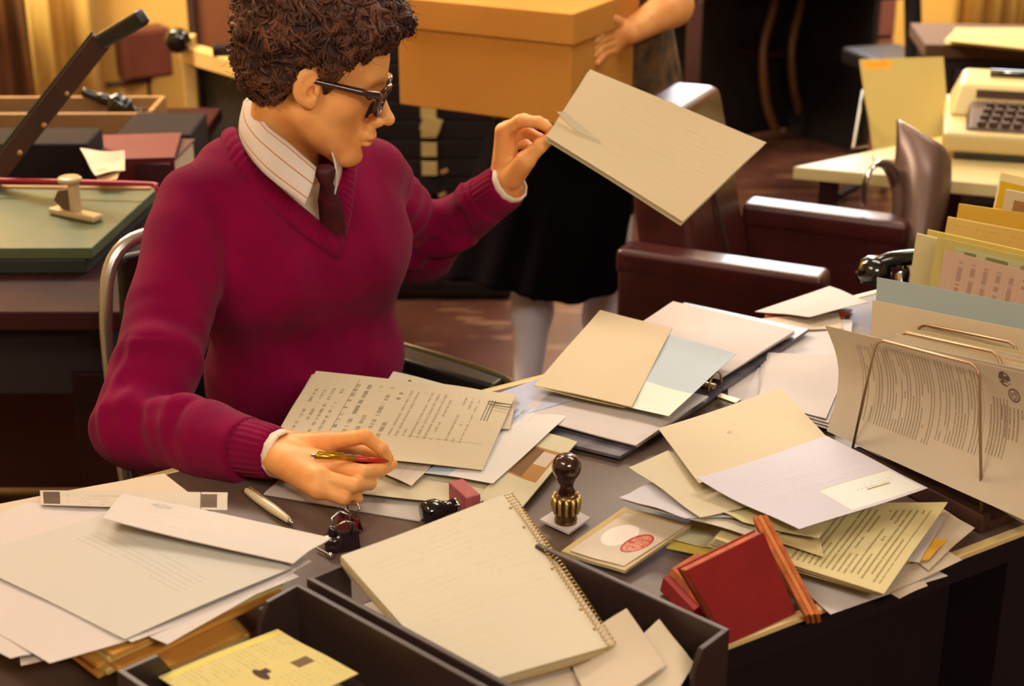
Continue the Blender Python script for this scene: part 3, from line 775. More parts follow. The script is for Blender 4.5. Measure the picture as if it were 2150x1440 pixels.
# shirt front under the V
def f_shirt(p):
    d = f_torso(p, -.009); q = p - Cc; l = q @ lat
    d = np.maximum(d, .85 - p[:, 2]); d = np.maximum(d, np.abs(l) - .10)
    return np.maximum(d, -rc(p, neck_base - up_n * .01, neck_top, .078, .085))
V, Fq = sdf_mesh(f_shirt, Cc - A3(.2, .2, -.84), Cc + A3(.2, .2, 1.12), .004)
mesh_obj('shirt', V, Fq, M_shirt, man, smooth=True)
# projecting a point (lateral, height) onto the chest
def project(l, z, off=0.0, f=lambda p: f_torso(p)):
    P = Cc[None] + lat[None] * np.atleast_1d(l)[:, None] + fwd[None] * .30; P = P.copy(); P[:, 2] = z
    for _ in range(60):
        d = f(P); P = P - fwd[None] * np.clip(d, -.02, .02)[:, None]
    g = np.stack([f(P + np.eye(3)[a] * 1e-3) - f(P - np.eye(3)[a] * 1e-3) for a in range(3)], 1); g /= np.linalg.norm(g, axis=1)[:, None]
    return P + g * off, g
# ribbed neckband round the V, lying on the wool
def f_unc(p): return smin(f_torso(p), f_arms(p), .016)
def grad(f, P):
    g = np.stack([f(P + np.eye(3)[a] * 1e-3) - f(P - np.eye(3)[a] * 1e-3) for a in range(3)], 1); return g / (np.linalg.norm(g, axis=1)[:, None] + 1e-9)
def resample(pts, K):
    P = np.array([list(v) for v in smooth_path([Vector((x, y, 0)) for x, y in pts], 12)])[:, :2]; s = np.r_[0, np.cumsum(np.hypot(*np.diff(P, axis=0).T))]
    u = np.linspace(0, s[-1], K); return np.stack([np.interp(u, s, P[:, 0]), np.interp(u, s, P[:, 1])], 1)
def neckband(inner, outer, K=110, T=7):
    I, O = resample(inner, K), resample(outer, K); PI = np.array([march(x, y, f_unc) for x, y in I]); PO = np.array([march(x, y, f_unc) for x, y in O]); vs = []
    for t in range(T + 1):
        s = t / T; P = PI * (1 - s) + PO * s
        for _ in range(6):
            P = P - grad(f_unc, P) * f_unc(P)[:, None]
        off = .0055 * math.sin(math.pi * min(1, s * .9 + .14)) ** .6 + .0011 * (np.sin(np.arange(K) * 1.26) > 0) - (.006 if s == 0 else .002 if s == 1 else 0)
        vs.append(P + grad(f_unc, P) * np.asarray(off)[..., None])
    vs = np.concatenate(vs); fs = [(a * K + i, a * K + i + 1, (a + 1) * K + i + 1, (a + 1) * K + i) for a in range(T) for i in range(K - 1)]
    o = mesh_obj('neckband', vs, np.array(fs), M_wool, man, smooth=True); md = o.modifiers.new('knit', 'SOLIDIFY'); md.thickness = .0025; md.offset = 0
neckband([(498, 262), (508, 300), (552, 360), (634, 434), (706, 494)], [(462, 284), (482, 335), (530, 400), (612, 472), (708, 546)])
neckband([(706, 494), (706, 440), (708, 390), (712, 338)], [(708, 546), (734, 470), (744, 410), (752, 340)], 70)
# shirt collar: two folded leaves
st = paper_mat((230, 212, 194), [('rect', 0, 1, .08, .105, (176, 110, 60)), ('rect', 0, 1, .40, .43, (176, 110, 60)), ('rect', 0, 1, .80, .83, (176, 110, 60))], .8)
def leaf(top, bot, label=None):
    T_ = smooth_path([PY(*c) for c in top], 6); B_ = smooth_path([PY(*c) for c in bot], 6); n = len(T_); R = 8; vs = []; uv = []
    cen = Vector(neck_top * .5 + neck_base * .5)
    for i in range(n):
        for j in range(R + 1):
            s = j / R; p = T_[i] * (1 - s) + B_[i] * s; o = p - cen; o.z = 0
            vs.append(p + o.normalized() * (.007 * math.sin(math.pi * s))); uv.append((i / (n - 1), s))
    fs = [(i * (R + 1) + j, i * (R + 1) + j + 1, (i + 1) * (R + 1) + j + 1, (i + 1) * (R + 1) + j) for i in range(n - 1) for j in range(R)]
    o = mesh_obj('shirt_collar', vs, np.array(fs), st, man, smooth=True, uvs=uv, label='pale collar leaf with thin orange stripes'); md = o.modifiers.new('cloth', 'SOLIDIFY'); md.thickness = .0025; md.offset = 0
leaf([(552, 194, 2.285), (536, 214, 2.225), (560, 262, 2.160), (607, 301, 2.128), (664, 352, 2.105)], [(512, 214, 2.300), (503, 262, 2.250), (508, 300, 2.190), (553, 362, 2.110), (640, 430, 2.062)])
leaf([(552, 196, 2.285), (600, 205, 2.31), (650, 250, 2.30), (688, 300, 2.22), (698, 322, 2.15)], [(540, 206, 2.330), (610, 225, 2.36), (680, 290, 2.34), (716, 345, 2.24), (703, 408, 2.12)])
# tie: knot and blade on the shirt
tie = MB()
kdir = N(py_(700, 480, 2.152) - py_(683, 366, 2.115))
k0 = py_(683, 366, 2.115)
side_t = N(np.cross(kdir, A3(0, -1, .3)))
def tie_ring(c, wd, th): return [c + side_t * (wd * math.cos(a)) + np.cross(side_t, kdir) * (th * math.sin(a)) for a in np.linspace(0, 2 * math.pi, 12, endpoint=False)]
prof = [(-.012, .013, .008), (-.006, .0155, .011), (.006, .0125, .011), (.016, .0095, .009), (.022, .0105, .007), (.045, .016, .006), (.08, .018, .005), (.12, .016, .004)]
vs = []; fs = []
for i, (h_, wd, th) in enumerate(prof):
    vs += tie_ring(k0 + kdir * h_, wd, th)
for i in range(len(prof) - 1):
    for j in range(12): fs.append((i * 12 + j, i * 12 + (j + 1) % 12, (i + 1) * 12 + (j + 1) % 12, (i + 1) * 12 + j))
fs.append(tuple(range(11, -1, -1)))
mesh_obj('tie', vs, fs, M_tie, man, smooth=True, label='dark maroon necktie')
# trousers and shoes
def f_trousers(p):
    d = rc(p, hipR + A3(0, 0, -.0), hipL, .108, .108)
    for a, b, c in ((hipR, kneeR, ankR), (hipL, kneeL, ankL)):
        d = smin(d, rc(p, a, b, .088, .070), .02); d = smin(d, rc(p, b, c + A3(0, 0, .02), .068, .058), .01)
    return d - folds(p)
bp = np.array([hipR, hipL, kneeR, kneeL, ankR, ankL])
V, Fq = sdf_mesh(f_trousers, bp.min(0) - .13, bp.max(0) + .13, .007); mesh_obj('trousers', V, Fq, M_dark, man, smooth=True)
def shoes(parent, ank, f3, m=M_shoe, name='shoe'):
    for a in ank:
        a = np.array(a); base = a * A3(1, 1, 0)
        def fs_(p): return np.maximum(smin(rc(p, base + A3(0, 0, .04), base + f3 * .13 + A3(0, 0, .022), .040, .034), rc(p, base + A3(0, 0, .03), base + A3(0, 0, .08), .036, .036), .02), -p[:, 2])
        V, Fq = sdf_mesh(fs_, base - A3(.2, .2, .02), base + A3(.2, .2, .14), .006); mesh_obj(name, V, Fq, m, parent, smooth=True)
shoes(man, [ankR, ankL], fwd)
# his pen
pa, pb_ = pz(654, 956, .842), pz(822, 968, .800)
pen = thing('gold_pen', 'slim gold and red ballpoint pen held between the fingers of the writing hand', 'pen', tuple(pb_))
L = lambda t: Vector(lerp(pa, pb_, t))
MB().tube([L(0), L(.05)], .0018, 10).build('push_button', mat('silver_metal', (190, 190, 185), .25, metal=1), pen)
MB().tube([L(.05), L(.52)], .0037, 12).build('barrel', mat('gold_metal', (212, 160, 40), .25, metal=.8), pen, smooth=True)
MB().tube([L(.52), L(.85), L(1.0)], [.0036, .0034, .0012], 12).build('grip', mat('red_plastic', (180, 40, 20), .3), pen, smooth=True)
cd_ = (L(.3) - L(.1)).normalized(); upn = cd_.cross(Vector((1, 0, 0)).cross(cd_)).normalized()
MB().tube([L(.07) + Vector((0, 0, .0035)), L(.09) + Vector((0, 0, .0055)), L(.40) + Vector((0, 0, .0055))], .0011, 6).build('clip', MATS['gold_metal'], pen)

# ---- the woman carrying the box
wc = A3(.17, 3.66, 0)
woman = thing('person', 'person standing behind in a mottled blouse and long dark skirt, carrying a cardboard box', 'person', tuple(wc))
wl, wf = N(A3(.96, .28, 0)), N(A3(-.28 * -1 * -1, -.96, 0)); wf = N(A3(.28, -.96, 0)); wl = A3(.96, .28, 0)
def wp_(l, f, z): return wc + wl * l + wf * f + A3(0, 0, z)
wRsh, wLsh = wp_(-.17, 0, 1.36), wp_(.18, 0, 1.36)
wLelb = py_(1412, 12, 3.50); wLwr = py_(1325, 66, 3.40)
wRelb = wp_(-.30, .02, 1.06); wRwr = A3(-.16, 3.52, 1.0)
whc = wp_(0, .05, 1.60); whf = head_frame(whc, math.degrees(math.atan2(wf[1], wf[0])), 12)
def wfing(k, y0):
    s = 15.5 * k; q = (4, 0, 3, 8)[k]
    return ([py_(1287, 58 + s, 3.395), py_(1268, 66 + s, 3.350), py_(1254 + q, 74 + s, 3.318), py_(1246 + q, 86 + s, 3.303)], [.0105, .0094, .0085, .0070])
wF = [wfing(k, 3.37) for k in range(4)]
wT = ([py_(1306, 52, 3.40), py_(1284, 38, 3.37), py_(1262, 34, 3.34)], [.014, .012, .0085])
def f_whand(p):
    d = rc(p, wLelb, wLwr, .044, .027)
    d = smin(d, rc(p, wLelb, lerp(wLelb, wLsh, .5), .042, .046), .02)
    for a in wF: d = smin(d, rc(p, wLwr + A3(-.01, 0, 0), a[0][0], .020, .014), .008)
    return smin(d, fingers(p, wF + [wT], .004), .005)
def f_wbody(p):
    d = head_sdf(to_local(p, whf) / .95) * .95
    d = smin(d, rc(p, whc + A3(0, 0, -.06) - wf * .02, wp_(0, -.02, 1.40), .048, .052), .02)
    d = smin(d, rc(p, wRsh, wLsh, .045, .045), .03)
    d = smin(d, rc(p, wp_(0, 0, 1.28), wp_(0, 0, .95), .10, .11), .05)
    d = smin(d, rc(p, wRsh, wRelb, .04, .036), .02); d = smin(d, rc(p, wRelb, wRwr, .036, .025), .01)
    d = smin(d, rc(p, wRwr, wRwr + A3(.02, -.05, -.03), .024, .02), .02)
    d = smin(d, rc(p, wLsh, wLelb, .042, .04), .02)
    return d
V1, F1 = sdf_mesh(f_wbody, wc + A3(-.45, -.35, .8), wc + A3(.45, .3, 1.78), .005)
V2, F2 = sdf_mesh(f_whand, A3(.10, 3.2, .88), A3(.50, 3.75, 1.30), .003)
fr_f = N(A3(-.2, -1, 0))
wHR, wHL = wc + A3(-.14, .0, .85), wc + A3(.06, .0, .85)
wKR, wKL = PY(1125, 560, 3.60), PY(1275, 575, 3.62)
wKR, wKL = np.array(wKR), np.array(wKL)
wAR = np.array(PZ(1105, 838, .07)); wAL = np.array(PZ(1255, 838, .07))
def f_wlegs(p):
    d = rc(p, wHR, wKR, .08, .052); d = smin(d, rc(p, wHL, wKL, .08, .052), .02)
    for k_, a_ in ((wKR, wAR), (wKL, wAL)):
        d = smin(d, rc(p, k_, lerp(k_, a_, .35) + A3(0, .012, 0), .050, .050), .02); d = smin(d, rc(p, lerp(k_, a_, .35) + A3(0, .012, 0), a_, .050, .030), .02)
    return d
bp = np.array([wHR, wHL, wKR, wKL, wAR, wAL])
V3, F3 = sdf_mesh(f_wlegs, bp.min(0) - .1, bp.max(0) + .1, .006)
V, Fq = join_meshes([(V1, F1), (V2, F2)]); mesh_obj('body', V, Fq, M_skin, woman, smooth=True)
mesh_obj('stocking', V3, F3, mat('pale_stocking', (240, 234, 244), .3, bump=.1, bscale=60), woman, smooth=True, label='pale shiny stockinged legs')
shoes(woman, [wAR, wAL], fr_f)
M_blouse = mat('mottled_blouse', (112, 84, 52), rough=.85, rgb2=(52, 38, 32), vscale=26)
def f_blouse(p):
    q = p - wc; l = q @ wl; f = q @ wf
    rx = np.interp(p[:, 2], [.72, .95, 1.2, 1.36], [.250, .215, .185, .17]); ry = np.interp(p[:, 2], [.72, .95, 1.2, 1.4], [.16, .14, .125, .09])
    d = (np.sqrt((l / rx) ** 2 + (f / ry) ** 2) - 1) * .12
    d = np.maximum(d, p[:, 2] - 1.37); d = np.maximum(d, .77 - p[:, 2])
    d = smin(d, rc(p, wRsh, lerp(wRsh, wRelb, .85), .062, .060), .03)
    d = smin(d, rc(p, wLsh, lerp(wLsh, wLelb, .62), .062, .062), .03)
    d = d - .006 * np.sin(l * 60) * np.clip((1.2 - p[:, 2]) * 2, 0, 1) 
    return np.maximum(d, -rc(p, wp_(0, .0, 1.3), wp_(0, .03, 1.6), .05, .07))
V, Fq = sdf_mesh(f_blouse, wc + A3(-.5, -.35, .7), wc + A3(.5, .35, 1.48), .006); mesh_obj('blouse', V, Fq, M_blouse, woman, smooth=True)
def f_skirt(p):
    c = lerp(wc, A3(.02, 3.60, 0), 1); tt = np.clip((.88 - p[:, 2]) / .50, 0, 1)
    cx = wc[0] + (.045 - wc[0]) * tt; cy = wc[1] + (3.60 - wc[1]) * tt
    q0, q1 = p[:, 0] - cx, p[:, 1] - cy; r = np.sqrt((q0 / (.17 + .055 * tt)) ** 2 + (q1 / (.13 + .05 * tt)) ** 2); a = np.arctan2(q1, q0)
    d = (r - 1 - .05 * tt * np.sin(a * 11)) * .14
    d = np.maximum(d, p[:, 2] - .92); return np.maximum(d, (.385 + .02 * np.sin(a * 2)) - p[:, 2])
V, Fq = sdf_mesh(f_skirt, wc + A3(-.45, -.35, .33), wc + A3(.4, .35, .95), .008); mesh_obj('skirt', V, Fq, mat('black_skirt', (18, 12, 16), 1.0, var=.2, spec=.03), woman, smooth=True)
Vh, Fh = sdf_mesh(lambda p: hair_sdf(to_local(p, whf) / .95, .03) * .95, whc - .2, whc + .24, .006); mesh_obj('hair', Vh, Fh, M_hair, woman, smooth=True)
for s in (1, -1):
    Hw = lambda *v: Vector(to_world(A3(*v)[None] * .95, whf)[0])
    MB().tube([Hw(.0775, s * .019, -.006), Hw(.0805, s * .030, -.009), Hw(.0750, s * .041, -.007)], [.0008, .0014, .0006], 6).build('eyelash', M_lash, woman, smooth=True)
# the box
bx = thing('cardboard_box', 'orange-brown cardboard archive box with a lid carried by the person in the mottled blouse', 'box', (.0, 3.35, .85))
bN, bA = PY(1197, 300, 3.20), PY(840, 232, 3.40); bN = Vector((bN.x, 3.20, 0)); bA = Vector((bA.x, 3.40, 0))
du = (bA - bN).normalized(); dv = Vector((-du.y, du.x, 0)); dv = dv if dv.y > 0 else -dv; Lb = (bA - bN).length
M_card = mat('cardboard', (206, 140, 52), rough=.8, rgb2=(198, 130, 44), vscale=3, bump=.05)
MB().prism([bN, bN + dv * .31, bN + dv * .31 + du * Lb, bN + du * Lb], .852, 1.06).build('carton', M_card, bx, bevel=.003)
MB().prism([bN - du * .008 - dv * .008, bN - du * .008 + dv * .318, bN + dv * .318 + du * (Lb + .008), bN - dv * .008 + du * (Lb + .008)], 1.022, 1.088).build('lid', M_card, bx, bevel=.004)
# ================================================================== THINGS ON THE DESK
PW, PC, PY_, PB = paper_mat(WHITE), paper_mat(CREAM), paper_mat(YEL), paper_mat(BLUE)
M_black = mat('black_tray', (56, 38, 34), rough=.42, var=.15, bump=.05, bscale=250)
M_blackp = mat('black_bakelite', (14, 12, 14), rough=.12, coat=.6)
M_steel = mat('steel', (170, 165, 155), rough=.22, metal=.95)
M_chrome = mat('chrome', (215, 215, 215), rough=.12, metal=1)
M_manila = mat('manila_folder', (236, 168, 70), rough=.8, var=.12, vscale=12)
M_manila2 = mat('cream_folder', (226, 200, 120), rough=.8, var=.06, vscale=10)
M_case = mat('matte_black', (34, 24, 24), .85, var=.1, spec=.2)
# ---- letter trays
ta = math.radians(-43); TX = Vector((math.cos(ta), math.sin(ta), 0)); TY = Vector((-TX.y, TX.x, 0))   # TX: along, towards the lower right
def tray(name, label, origin, W_, L_, H_, cat='tray', cut=0.0):
    """origin: back-left top corner on the desk (seen from the camera)"""
    t = thing(name, label, cat, origin); o = Vector(origin); th = .006
    P = lambda a, b: o + TX * a + TY * b
    def slab(nm, a0, a1, b0, b1, z0, z1, bev=.0015): return MB().prism([P(a0, b0), P(a1, b0), P(a1, b1), P(a0, b1)], o.z + z0, o.z + z1).build(nm, M_black, t, bevel=bev)
    slab('tray_floor', 0, L_, 0, W_, 0, .005)
    slab('side_wall', 0, L_, -.001, th, .003, H_); slab('side_wall', cut, L_, W_ - th, W_ + .001, .003, H_)
    if cut: slab('low_side', 0, cut, W_ - th, W_ + .001, .003, H_ * .35)
    for a0, a1 in ((0, th), (L_ - th, L_)):
        slab('end_lip', a0, a1, 0, W_, .003, .016)
        for b0, b1, s in ((0, .055, 1), (W_ - .055, W_, -1)):
            if cut and a0 == 0 and s == -1: continue
            q = [(b0, 0), (b1, 0), (b1, H_ * .70), (b1 - .012, H_ * .97), (b0, H_)] if s == 1 else [(b0, 0), (b1, 0), (b1, H_), (b0 + .012, H_ * .97), (b0, H_ * .70)]
            vs = [P(a0, y) + Vector((0, 0, z)) for y, z in q] + [P(a1, y) + Vector((0, 0, z)) for y, z in q]
            n = 5; fs = [tuple(range(n)), tuple(range(2 * n - 1, n - 1, -1))] + [(i, n + i, n + (i + 1) % n, (i + 1) % n) for i in range(n)]
            mesh_obj('corner_post', vs, fs, M_black, t, bevel=.001)
    return t
TH = .078
pL = PZ(644, 1214, .75 + TH); pL.z = .7505
_cr = PZ(1532, 1322, .75 + TH) - pL
WT = _cr.dot(TY); LTR = _cr.dot(TX)
tray('letter_tray', 'dark brown letter tray holding the spiral notebook', pL, WT, LTR, TH, cut=.125)
p2 = pL - TY * (WT + .012) - TX * .0; 
tray('letter_tray', 'dark letter tray at the bottom edge holding the yellow printed card', p2, WT, LTR, TH)
bpy.data.objects['letter_tray.001']

# ---- spiral notebook
nb = thing('spiral_notebook', 'spiral notebook opened to a faintly written cream page, lying across the tray', 'notebook', PZ(1000, 1270, .80))
NBc = [PZ(716, 1166, .846), PZ(1070, 1034, .835), PZ(1290, 1352, .806), PZ(962, 1448, .800)]
nbm = paper_mat((226, 212, 180), [('text', .08, .45, .10, .95, 26, 'u', (190, 170, 130), .55, .22), ('text', .45, .88, .05, .6, 26, 'u', (190, 170, 130), .5, .28), ('ell', .945, .10, .011, .009, (150, 118, 60)), ('ell', .945, .24, .011, .009, (150, 118, 60)), ('ell', .945, .52, .011, .009, (150, 118, 60)), ('ell', .945, .78, .011, .009, (150, 118, 60)), ('ell', .945, .90, .011, .009, (150, 118, 60))])
def page(nm, cs, m, **k): return sheet(nm, None, None, cs, m, parent=nb, **k)
page('top_page', NBc, nbm, sag=-.004, thick=.0006)
dn = Vector((0, 0, -1))
for k in range(5): page('page', [c + dn * (.0016 * (k + 1)) + UX * random.uniform(-.001, .002) for c in NBc], paper_mat((220, 196, 140)), sag=-.004, thick=.0008)
page('back_cover', [c + dn * .0105 for c in NBc], mat('card_cover', (150, 110, 60), .8), sag=-.004, thick=.0015)
ed = (NBc[2] - NBc[1]); eu = (NBc[1] - NBc[0]).normalized(); en = eu.cross(ed.normalized()); en = en if en.z > 0 else -en
for k in range(46):
    c = NBc[1] + ed * ((k + .5) / 46) + en * (-.004 + .004 * math.sin(math.pi * (k + .5) / 46)) - eu * .002
    r = .0062
    MB().tube([c + eu * (r * math.cos(a)) + en * (r * math.sin(a)) + ed * (.3 / 46 * a / 6.28) for a in [x * math.pi / 5 for x in range(11)]], .0006, 5).build('spiral_ring', M_steel if k > 1e9 else mat('spiral_wire', (196, 160, 96), .35, metal=.6), nb)
hole = mat('punched_hole', (176, 138, 66), .9)
for k in range(46):
    c = NBc[1] + ed * ((k + .5) / 46) + en * .0012 - eu * .0088
    c += en * .004 * math.sin(math.pi * (k + .5) / 46)
    MB().lathe(c - en * .0004, [(.0013, 0), (.0013, .0006)], 6, axis=en).build('punched_hole', hole, nb)

# ---- helper for loose papers
def loose(label, cs, m, name='paper_sheet', cat='paper', **k): return sheet(name, label, cat, cs, m, **k)
txt = lambda lines, ax='u', st=.5, c=INK, box=(.1, .9, .1, .9), d=.5: ('text', *box, lines, ax, c, d, st)

# ---- left pile: manila folders under loose sheets
for k in range(9):
    j = lambda a: random.uniform(-a, a)
    z = .756 + .0055 * k; dx, dy = j(10), j(6)
    cs = [(-140 + dx, 1150 + dy, z), (290 + dx, 1085 + dy, z), (592 + dx - 6 * k % 13, 1262 + dy - 5 * k, z), (262 + dx + (k % 3) * 22 - 60, 1440 + dy - 8 * k, z)]
    if k < 3: cs[2] = (520 + dx, 1335 + dy, z); cs[3] = (300 + dx, 1430 + dy, z)
    sheet('file_folder', 'orange manila folder in the stack under the white sheets at lower left', 'folder', cs, [M_manila, M_manila2, M_manila][k % 3], thick=.005, wave=.0008, group='manila folders under the left papers')
PGr = paper_mat((214, 206, 188), [txt(30, 'v', .16, box=(.40, .62, .15, .85), d=.6, c=(120, 120, 130)), txt(22, 'v', .1, box=(.70, .78, .1, .6))])
zt = .808
loose('cream sheet jutting out behind the left pile, topmost corner near the sleeve', [(-120, 1080, zt - .004), (345, 993, zt - .004), (560, 1165, zt - .004), (60, 1280, zt - .004)], PC)
loose('white sheet with its corner pointing at the bottom edge, lowest of the left pile', [(-240, 1240, zt - .003), (-20, 1160, zt - .003), (66, 1372, zt - .003), (22, 1382, zt - .004)], PW)
loose('small pinkish slip peeking out below the left pile', [(20, 1250, zt - .008), (110, 1250, zt - .008), (96, 1384, zt - .008), (44, 1397, zt - .008)], paper_mat((205, 185, 165)))
loose('white sheet at the lower left of the left pile with a rounded fold', [(-170, 1230, zt), (90, 1130, zt), (300, 1335, zt), (104, 1392, zt - .002)], PW, sag=-.002)
loose('white sheet directly under the grey printed sheet, right corner over the desk', [(-50, 1190, zt + .001), (330, 1060, zt + .001), (654, 1178, zt + .001), (352, 1353, zt - .002)], PW)
loose('white sheet edge second from the top of the left pile', [(-60, 1170, zt + .002), (340, 1040, zt + .002), (628, 1211, zt - .001), (276, 1349, zt)], PW)
loose('large pale grey typed sheet on top of the left pile', [(-85, 1172, zt + .004), (352, 1036, zt + .004), (612, 1192, zt + .004), (262, 1340, zt + .003)], PGr, sag=-.003)
loose('white sheet at the left edge behind the grey typed sheet', [(-90, 1110, zt + .002), (50, 1058, zt + .002), (330, 1050, zt + .002), (-20, 1190, zt + .002)], PW)
AM = paper_mat((214, 200, 178), [('rect', .015, .105, .08, .92, (84, 62, 50)), ('rect', .86, .945, .12, .88, (96, 74, 60)), ('rect', .855, .86, .0, 1, (110, 90, 70)), txt(5, 'u', .3, box=(.14, .5, .2, .95))])
loose('long narrow card with a dark square near each end', [(84, 1030, zt + .006), (478, 1033, zt + .004), (477, 1070, zt + .004), (86, 1060, zt + .006)], AM, name='aperture_card', cat='card')
EV = paper_mat((226, 214, 200), [('ell', .22, .22, .05, .09, (170, 165, 160), 30.), txt(12, 'u', .08, box=(.1, .5, .3, .8))])
loose('long white envelope lying across the top of the left pile', [(258, 1036, zt + .010), (696, 1128, zt + .010), (616, 1183, zt + .010), (216, 1088, zt + .026)], EV, name='envelope', cat='envelope', bulge=(.0, .002), thick=.0012)
# ---- card in the front tray
YC = paper_mat((226, 206, 130), [('rect', .0, 1, .045, .065, (240, 205, 20)), ('ell', .52, .50, .035, .10, (70, 48, 36)), ('rect', .495, .60, .44, .52, (70, 48, 36)), ('rect', .76, .90, .50, .62, (110, 86, 60)), txt(26, 'v', .35, box=(.1, .95, .08, .4)), txt(26, 'v', .25, box=(.1, .95, .62, .95))])
loose('yellow printed card with two dark blots in the front tray', [(332, 1420, .805), (583, 1320, .805), (752, 1414, .800), (500, 1530, .80)], YC, name='printed_card', cat='card', thick=.0012)
loose('cream form lying under the yellow card in the front tray', [(345, 1425, .798), (560, 1335, .795), (720, 1440, .790), (520, 1540, .79)], PY_)
loose('pale sheet beneath the notebook in the tray, near its spine', [(700, 1290, .775), (880, 1230, .77), (1000, 1380, .77), (850, 1440, .77)], PC)
# sheets standing out of the notebook tray
loose('cream sheet with a peaked corner at the front of the notebook tray', [(1180, 1355, .790), (1316, 1278, .822), (1398, 1395, .80), (1250, 1500, .79)], PC, sag=.003)
loose('cream sheet with a second peaked corner by the tray wall', [(1270, 1400, .792), (1384, 1300, .815), (1458, 1392, .795), (1380, 1520, .785)], paper_mat((224, 204, 168)), sag=.003)
loose('pale sheet at the bottom edge under the notebook', [(1020, 1440, .785), (1250, 1385, .787), (1440, 1410, .785), (1300, 1540, .78)], PC)

# ---- small things left of the notebook
a, b = PZ(516, 1028, .757), PZ(615, 1098, .757)
pw = thing('white_pen', 'white ballpoint pen lying on the bare desk by the left pile', 'pen', tuple(b))
L = lambda t: a * (1 - t) + b * t
MB().tube([L(0), L(.04), L(.25), L(.6), L(.88), L(.93)], [.0025, .0045, .0062, .0064, .0045, .0035], 14).build('barrel', mat('ivory_plastic', (214, 196, 160), .3, coat=.3), pw, smooth=True)
MB().tube([L(.93), L(.97), L(1)], [.0034, .0030, .0010], 12).build('tip', M_chrome, pw, smooth=True)
MB().tube([L(.06) + Vector((0, 0, .006)), L(.10) + Vector((0, 0, .0085)), L(.36) + Vector((0, 0, .0085))], .0009, 6).build('clip', M_chrome, pw)
# pile of clips / bulldog clip
M_clip = mat('clip_lacquer', (40, 24, 28), .2, coat=.5)
def bulldog(label, px, py, z, yaw, s=1.0, m=M_clip):
    c = PZ(px, py, z); X, Y, Z = yaw_axes(yaw); t = thing('bulldog_clip', label, 'clip', tuple(c))
    for sg in (1, -1):
        MB().hexa([c + X * (-.020 * s) + Y * (sg * .010 * s), c + X * (.020 * s) + Y * (sg * .010 * s), c + X * (.020 * s) + Y * (sg * .0085 * s), c + X * (-.020 * s) + Y * (sg * .0085 * s)],
                  [c + X * (-.020 * s) + Y * (sg * .002) + Z * (.022 * s), c + X * (.020 * s) + Y * (sg * .002) + Z * (.022 * s), c + X * (.020 * s) + Y * (sg * .0005) + Z * (.022 * s), c + X * (-.020 * s) + Y * (sg * .0005) + Z * (.022 * s)]).build('jaw', m, t, bevel=.0004)
        MB().tube([c + X * (-.009 * s) + Z * (.021 * s) + Y * (sg * .003), c + X * (-.012 * s) + Z * (.040 * s) + Y * (sg * .012 * s), c + Z * (.046 * s) + Y * (sg * .014 * s), c + X * (.012 * s) + Z * (.040 * s) + Y * (sg * .012 * s), c + X * (.009 * s) + Z * (.021 * s) + Y * (sg * .003)], .0016 * s, 6).build('wire_handle', M_steel, t, smooth=True)
    MB().tube([c + X * (-.020 * s) + Z * (.022 * s), c + X * (.020 * s) + Z * (.022 * s)], .0035 * s, 8).build('spine', m, t)
    return t
bulldog('black bulldog clip standing among the clips left of the notebook', 722, 1150, .7505, 20, .9)
bulldog('dark red bulldog clip behind the black clip', 735, 1112, .7505, -35, .75, mat('clip_red', (96, 30, 34), .25, coat=.5))
c = PZ(700, 1150, .753); t = thing('ink_bottle_cap', 'small dark round screw cap lying by the black clip', 'cap', tuple(c))
MB().lathe(c, [(.011, 0), (.012, .003), (.012, .014), (.009, .017), (.004, .0175)], 18).build('shell', M_clip, t, smooth=True)
MB().lathe(c + Vector((0, 0, .017)), [(.005, 0), (.006, .006), (.0045, .011), (.001, .012)], 14).build('knob', M_clip, t, smooth=True)
a, b = PZ(664, 1150, .754), PZ(694, 1166, .754)
t = thing('steel_pin', 'short steel pin with a bright round head beside the clips', 'pin', tuple(b))
MB().tube([a, b], .0016, 8).build('shaft', M_steel, t); MB().lathe(b + Vector((0, 0, -.003)), [(.001, 0), (.0038, .002), (.0038, .005), (.001, .007)], 12).build('head', M_chrome, t, smooth=True)
# fallen stamp (black handle, pink rubber block)
t = thing('lying_rubber_stamp', 'rubber stamp lying on its side behind the notebook, black grip and pink rubber head', 'stamp', tuple(PZ(935, 1075, .751)))
a, b = PZ(888, 1078, .764), PZ(968, 1058, .764); d = (b - a).normalized()
MB().lathe(a, [(.002, -.001), (.012, 0), (.0145, .006), (.0145, .018), (.010, .026), (.008, .034), (.0095, .042)], 20, axis=d).build('handle', M_blackp, t, smooth=True)
MB().lathe(a + d * .042, [(.0098, 0), (.0098, .006)], 16, axis=d).build('ferrule', M_chrome, t, smooth=True)
cc = a + d * .056; sx = d; sy = Vector((-d.y, d.x, 0))
PK = mat('pink_rubber', (176, 88, 88), .6, rgb2=(160, 74, 78), vscale=60)
MB().box(cc + Vector((0, 0, .004)), (.020, .048, .034), (sx, sy, ZX)).build('rubber_block', PK, t, bevel=.002)

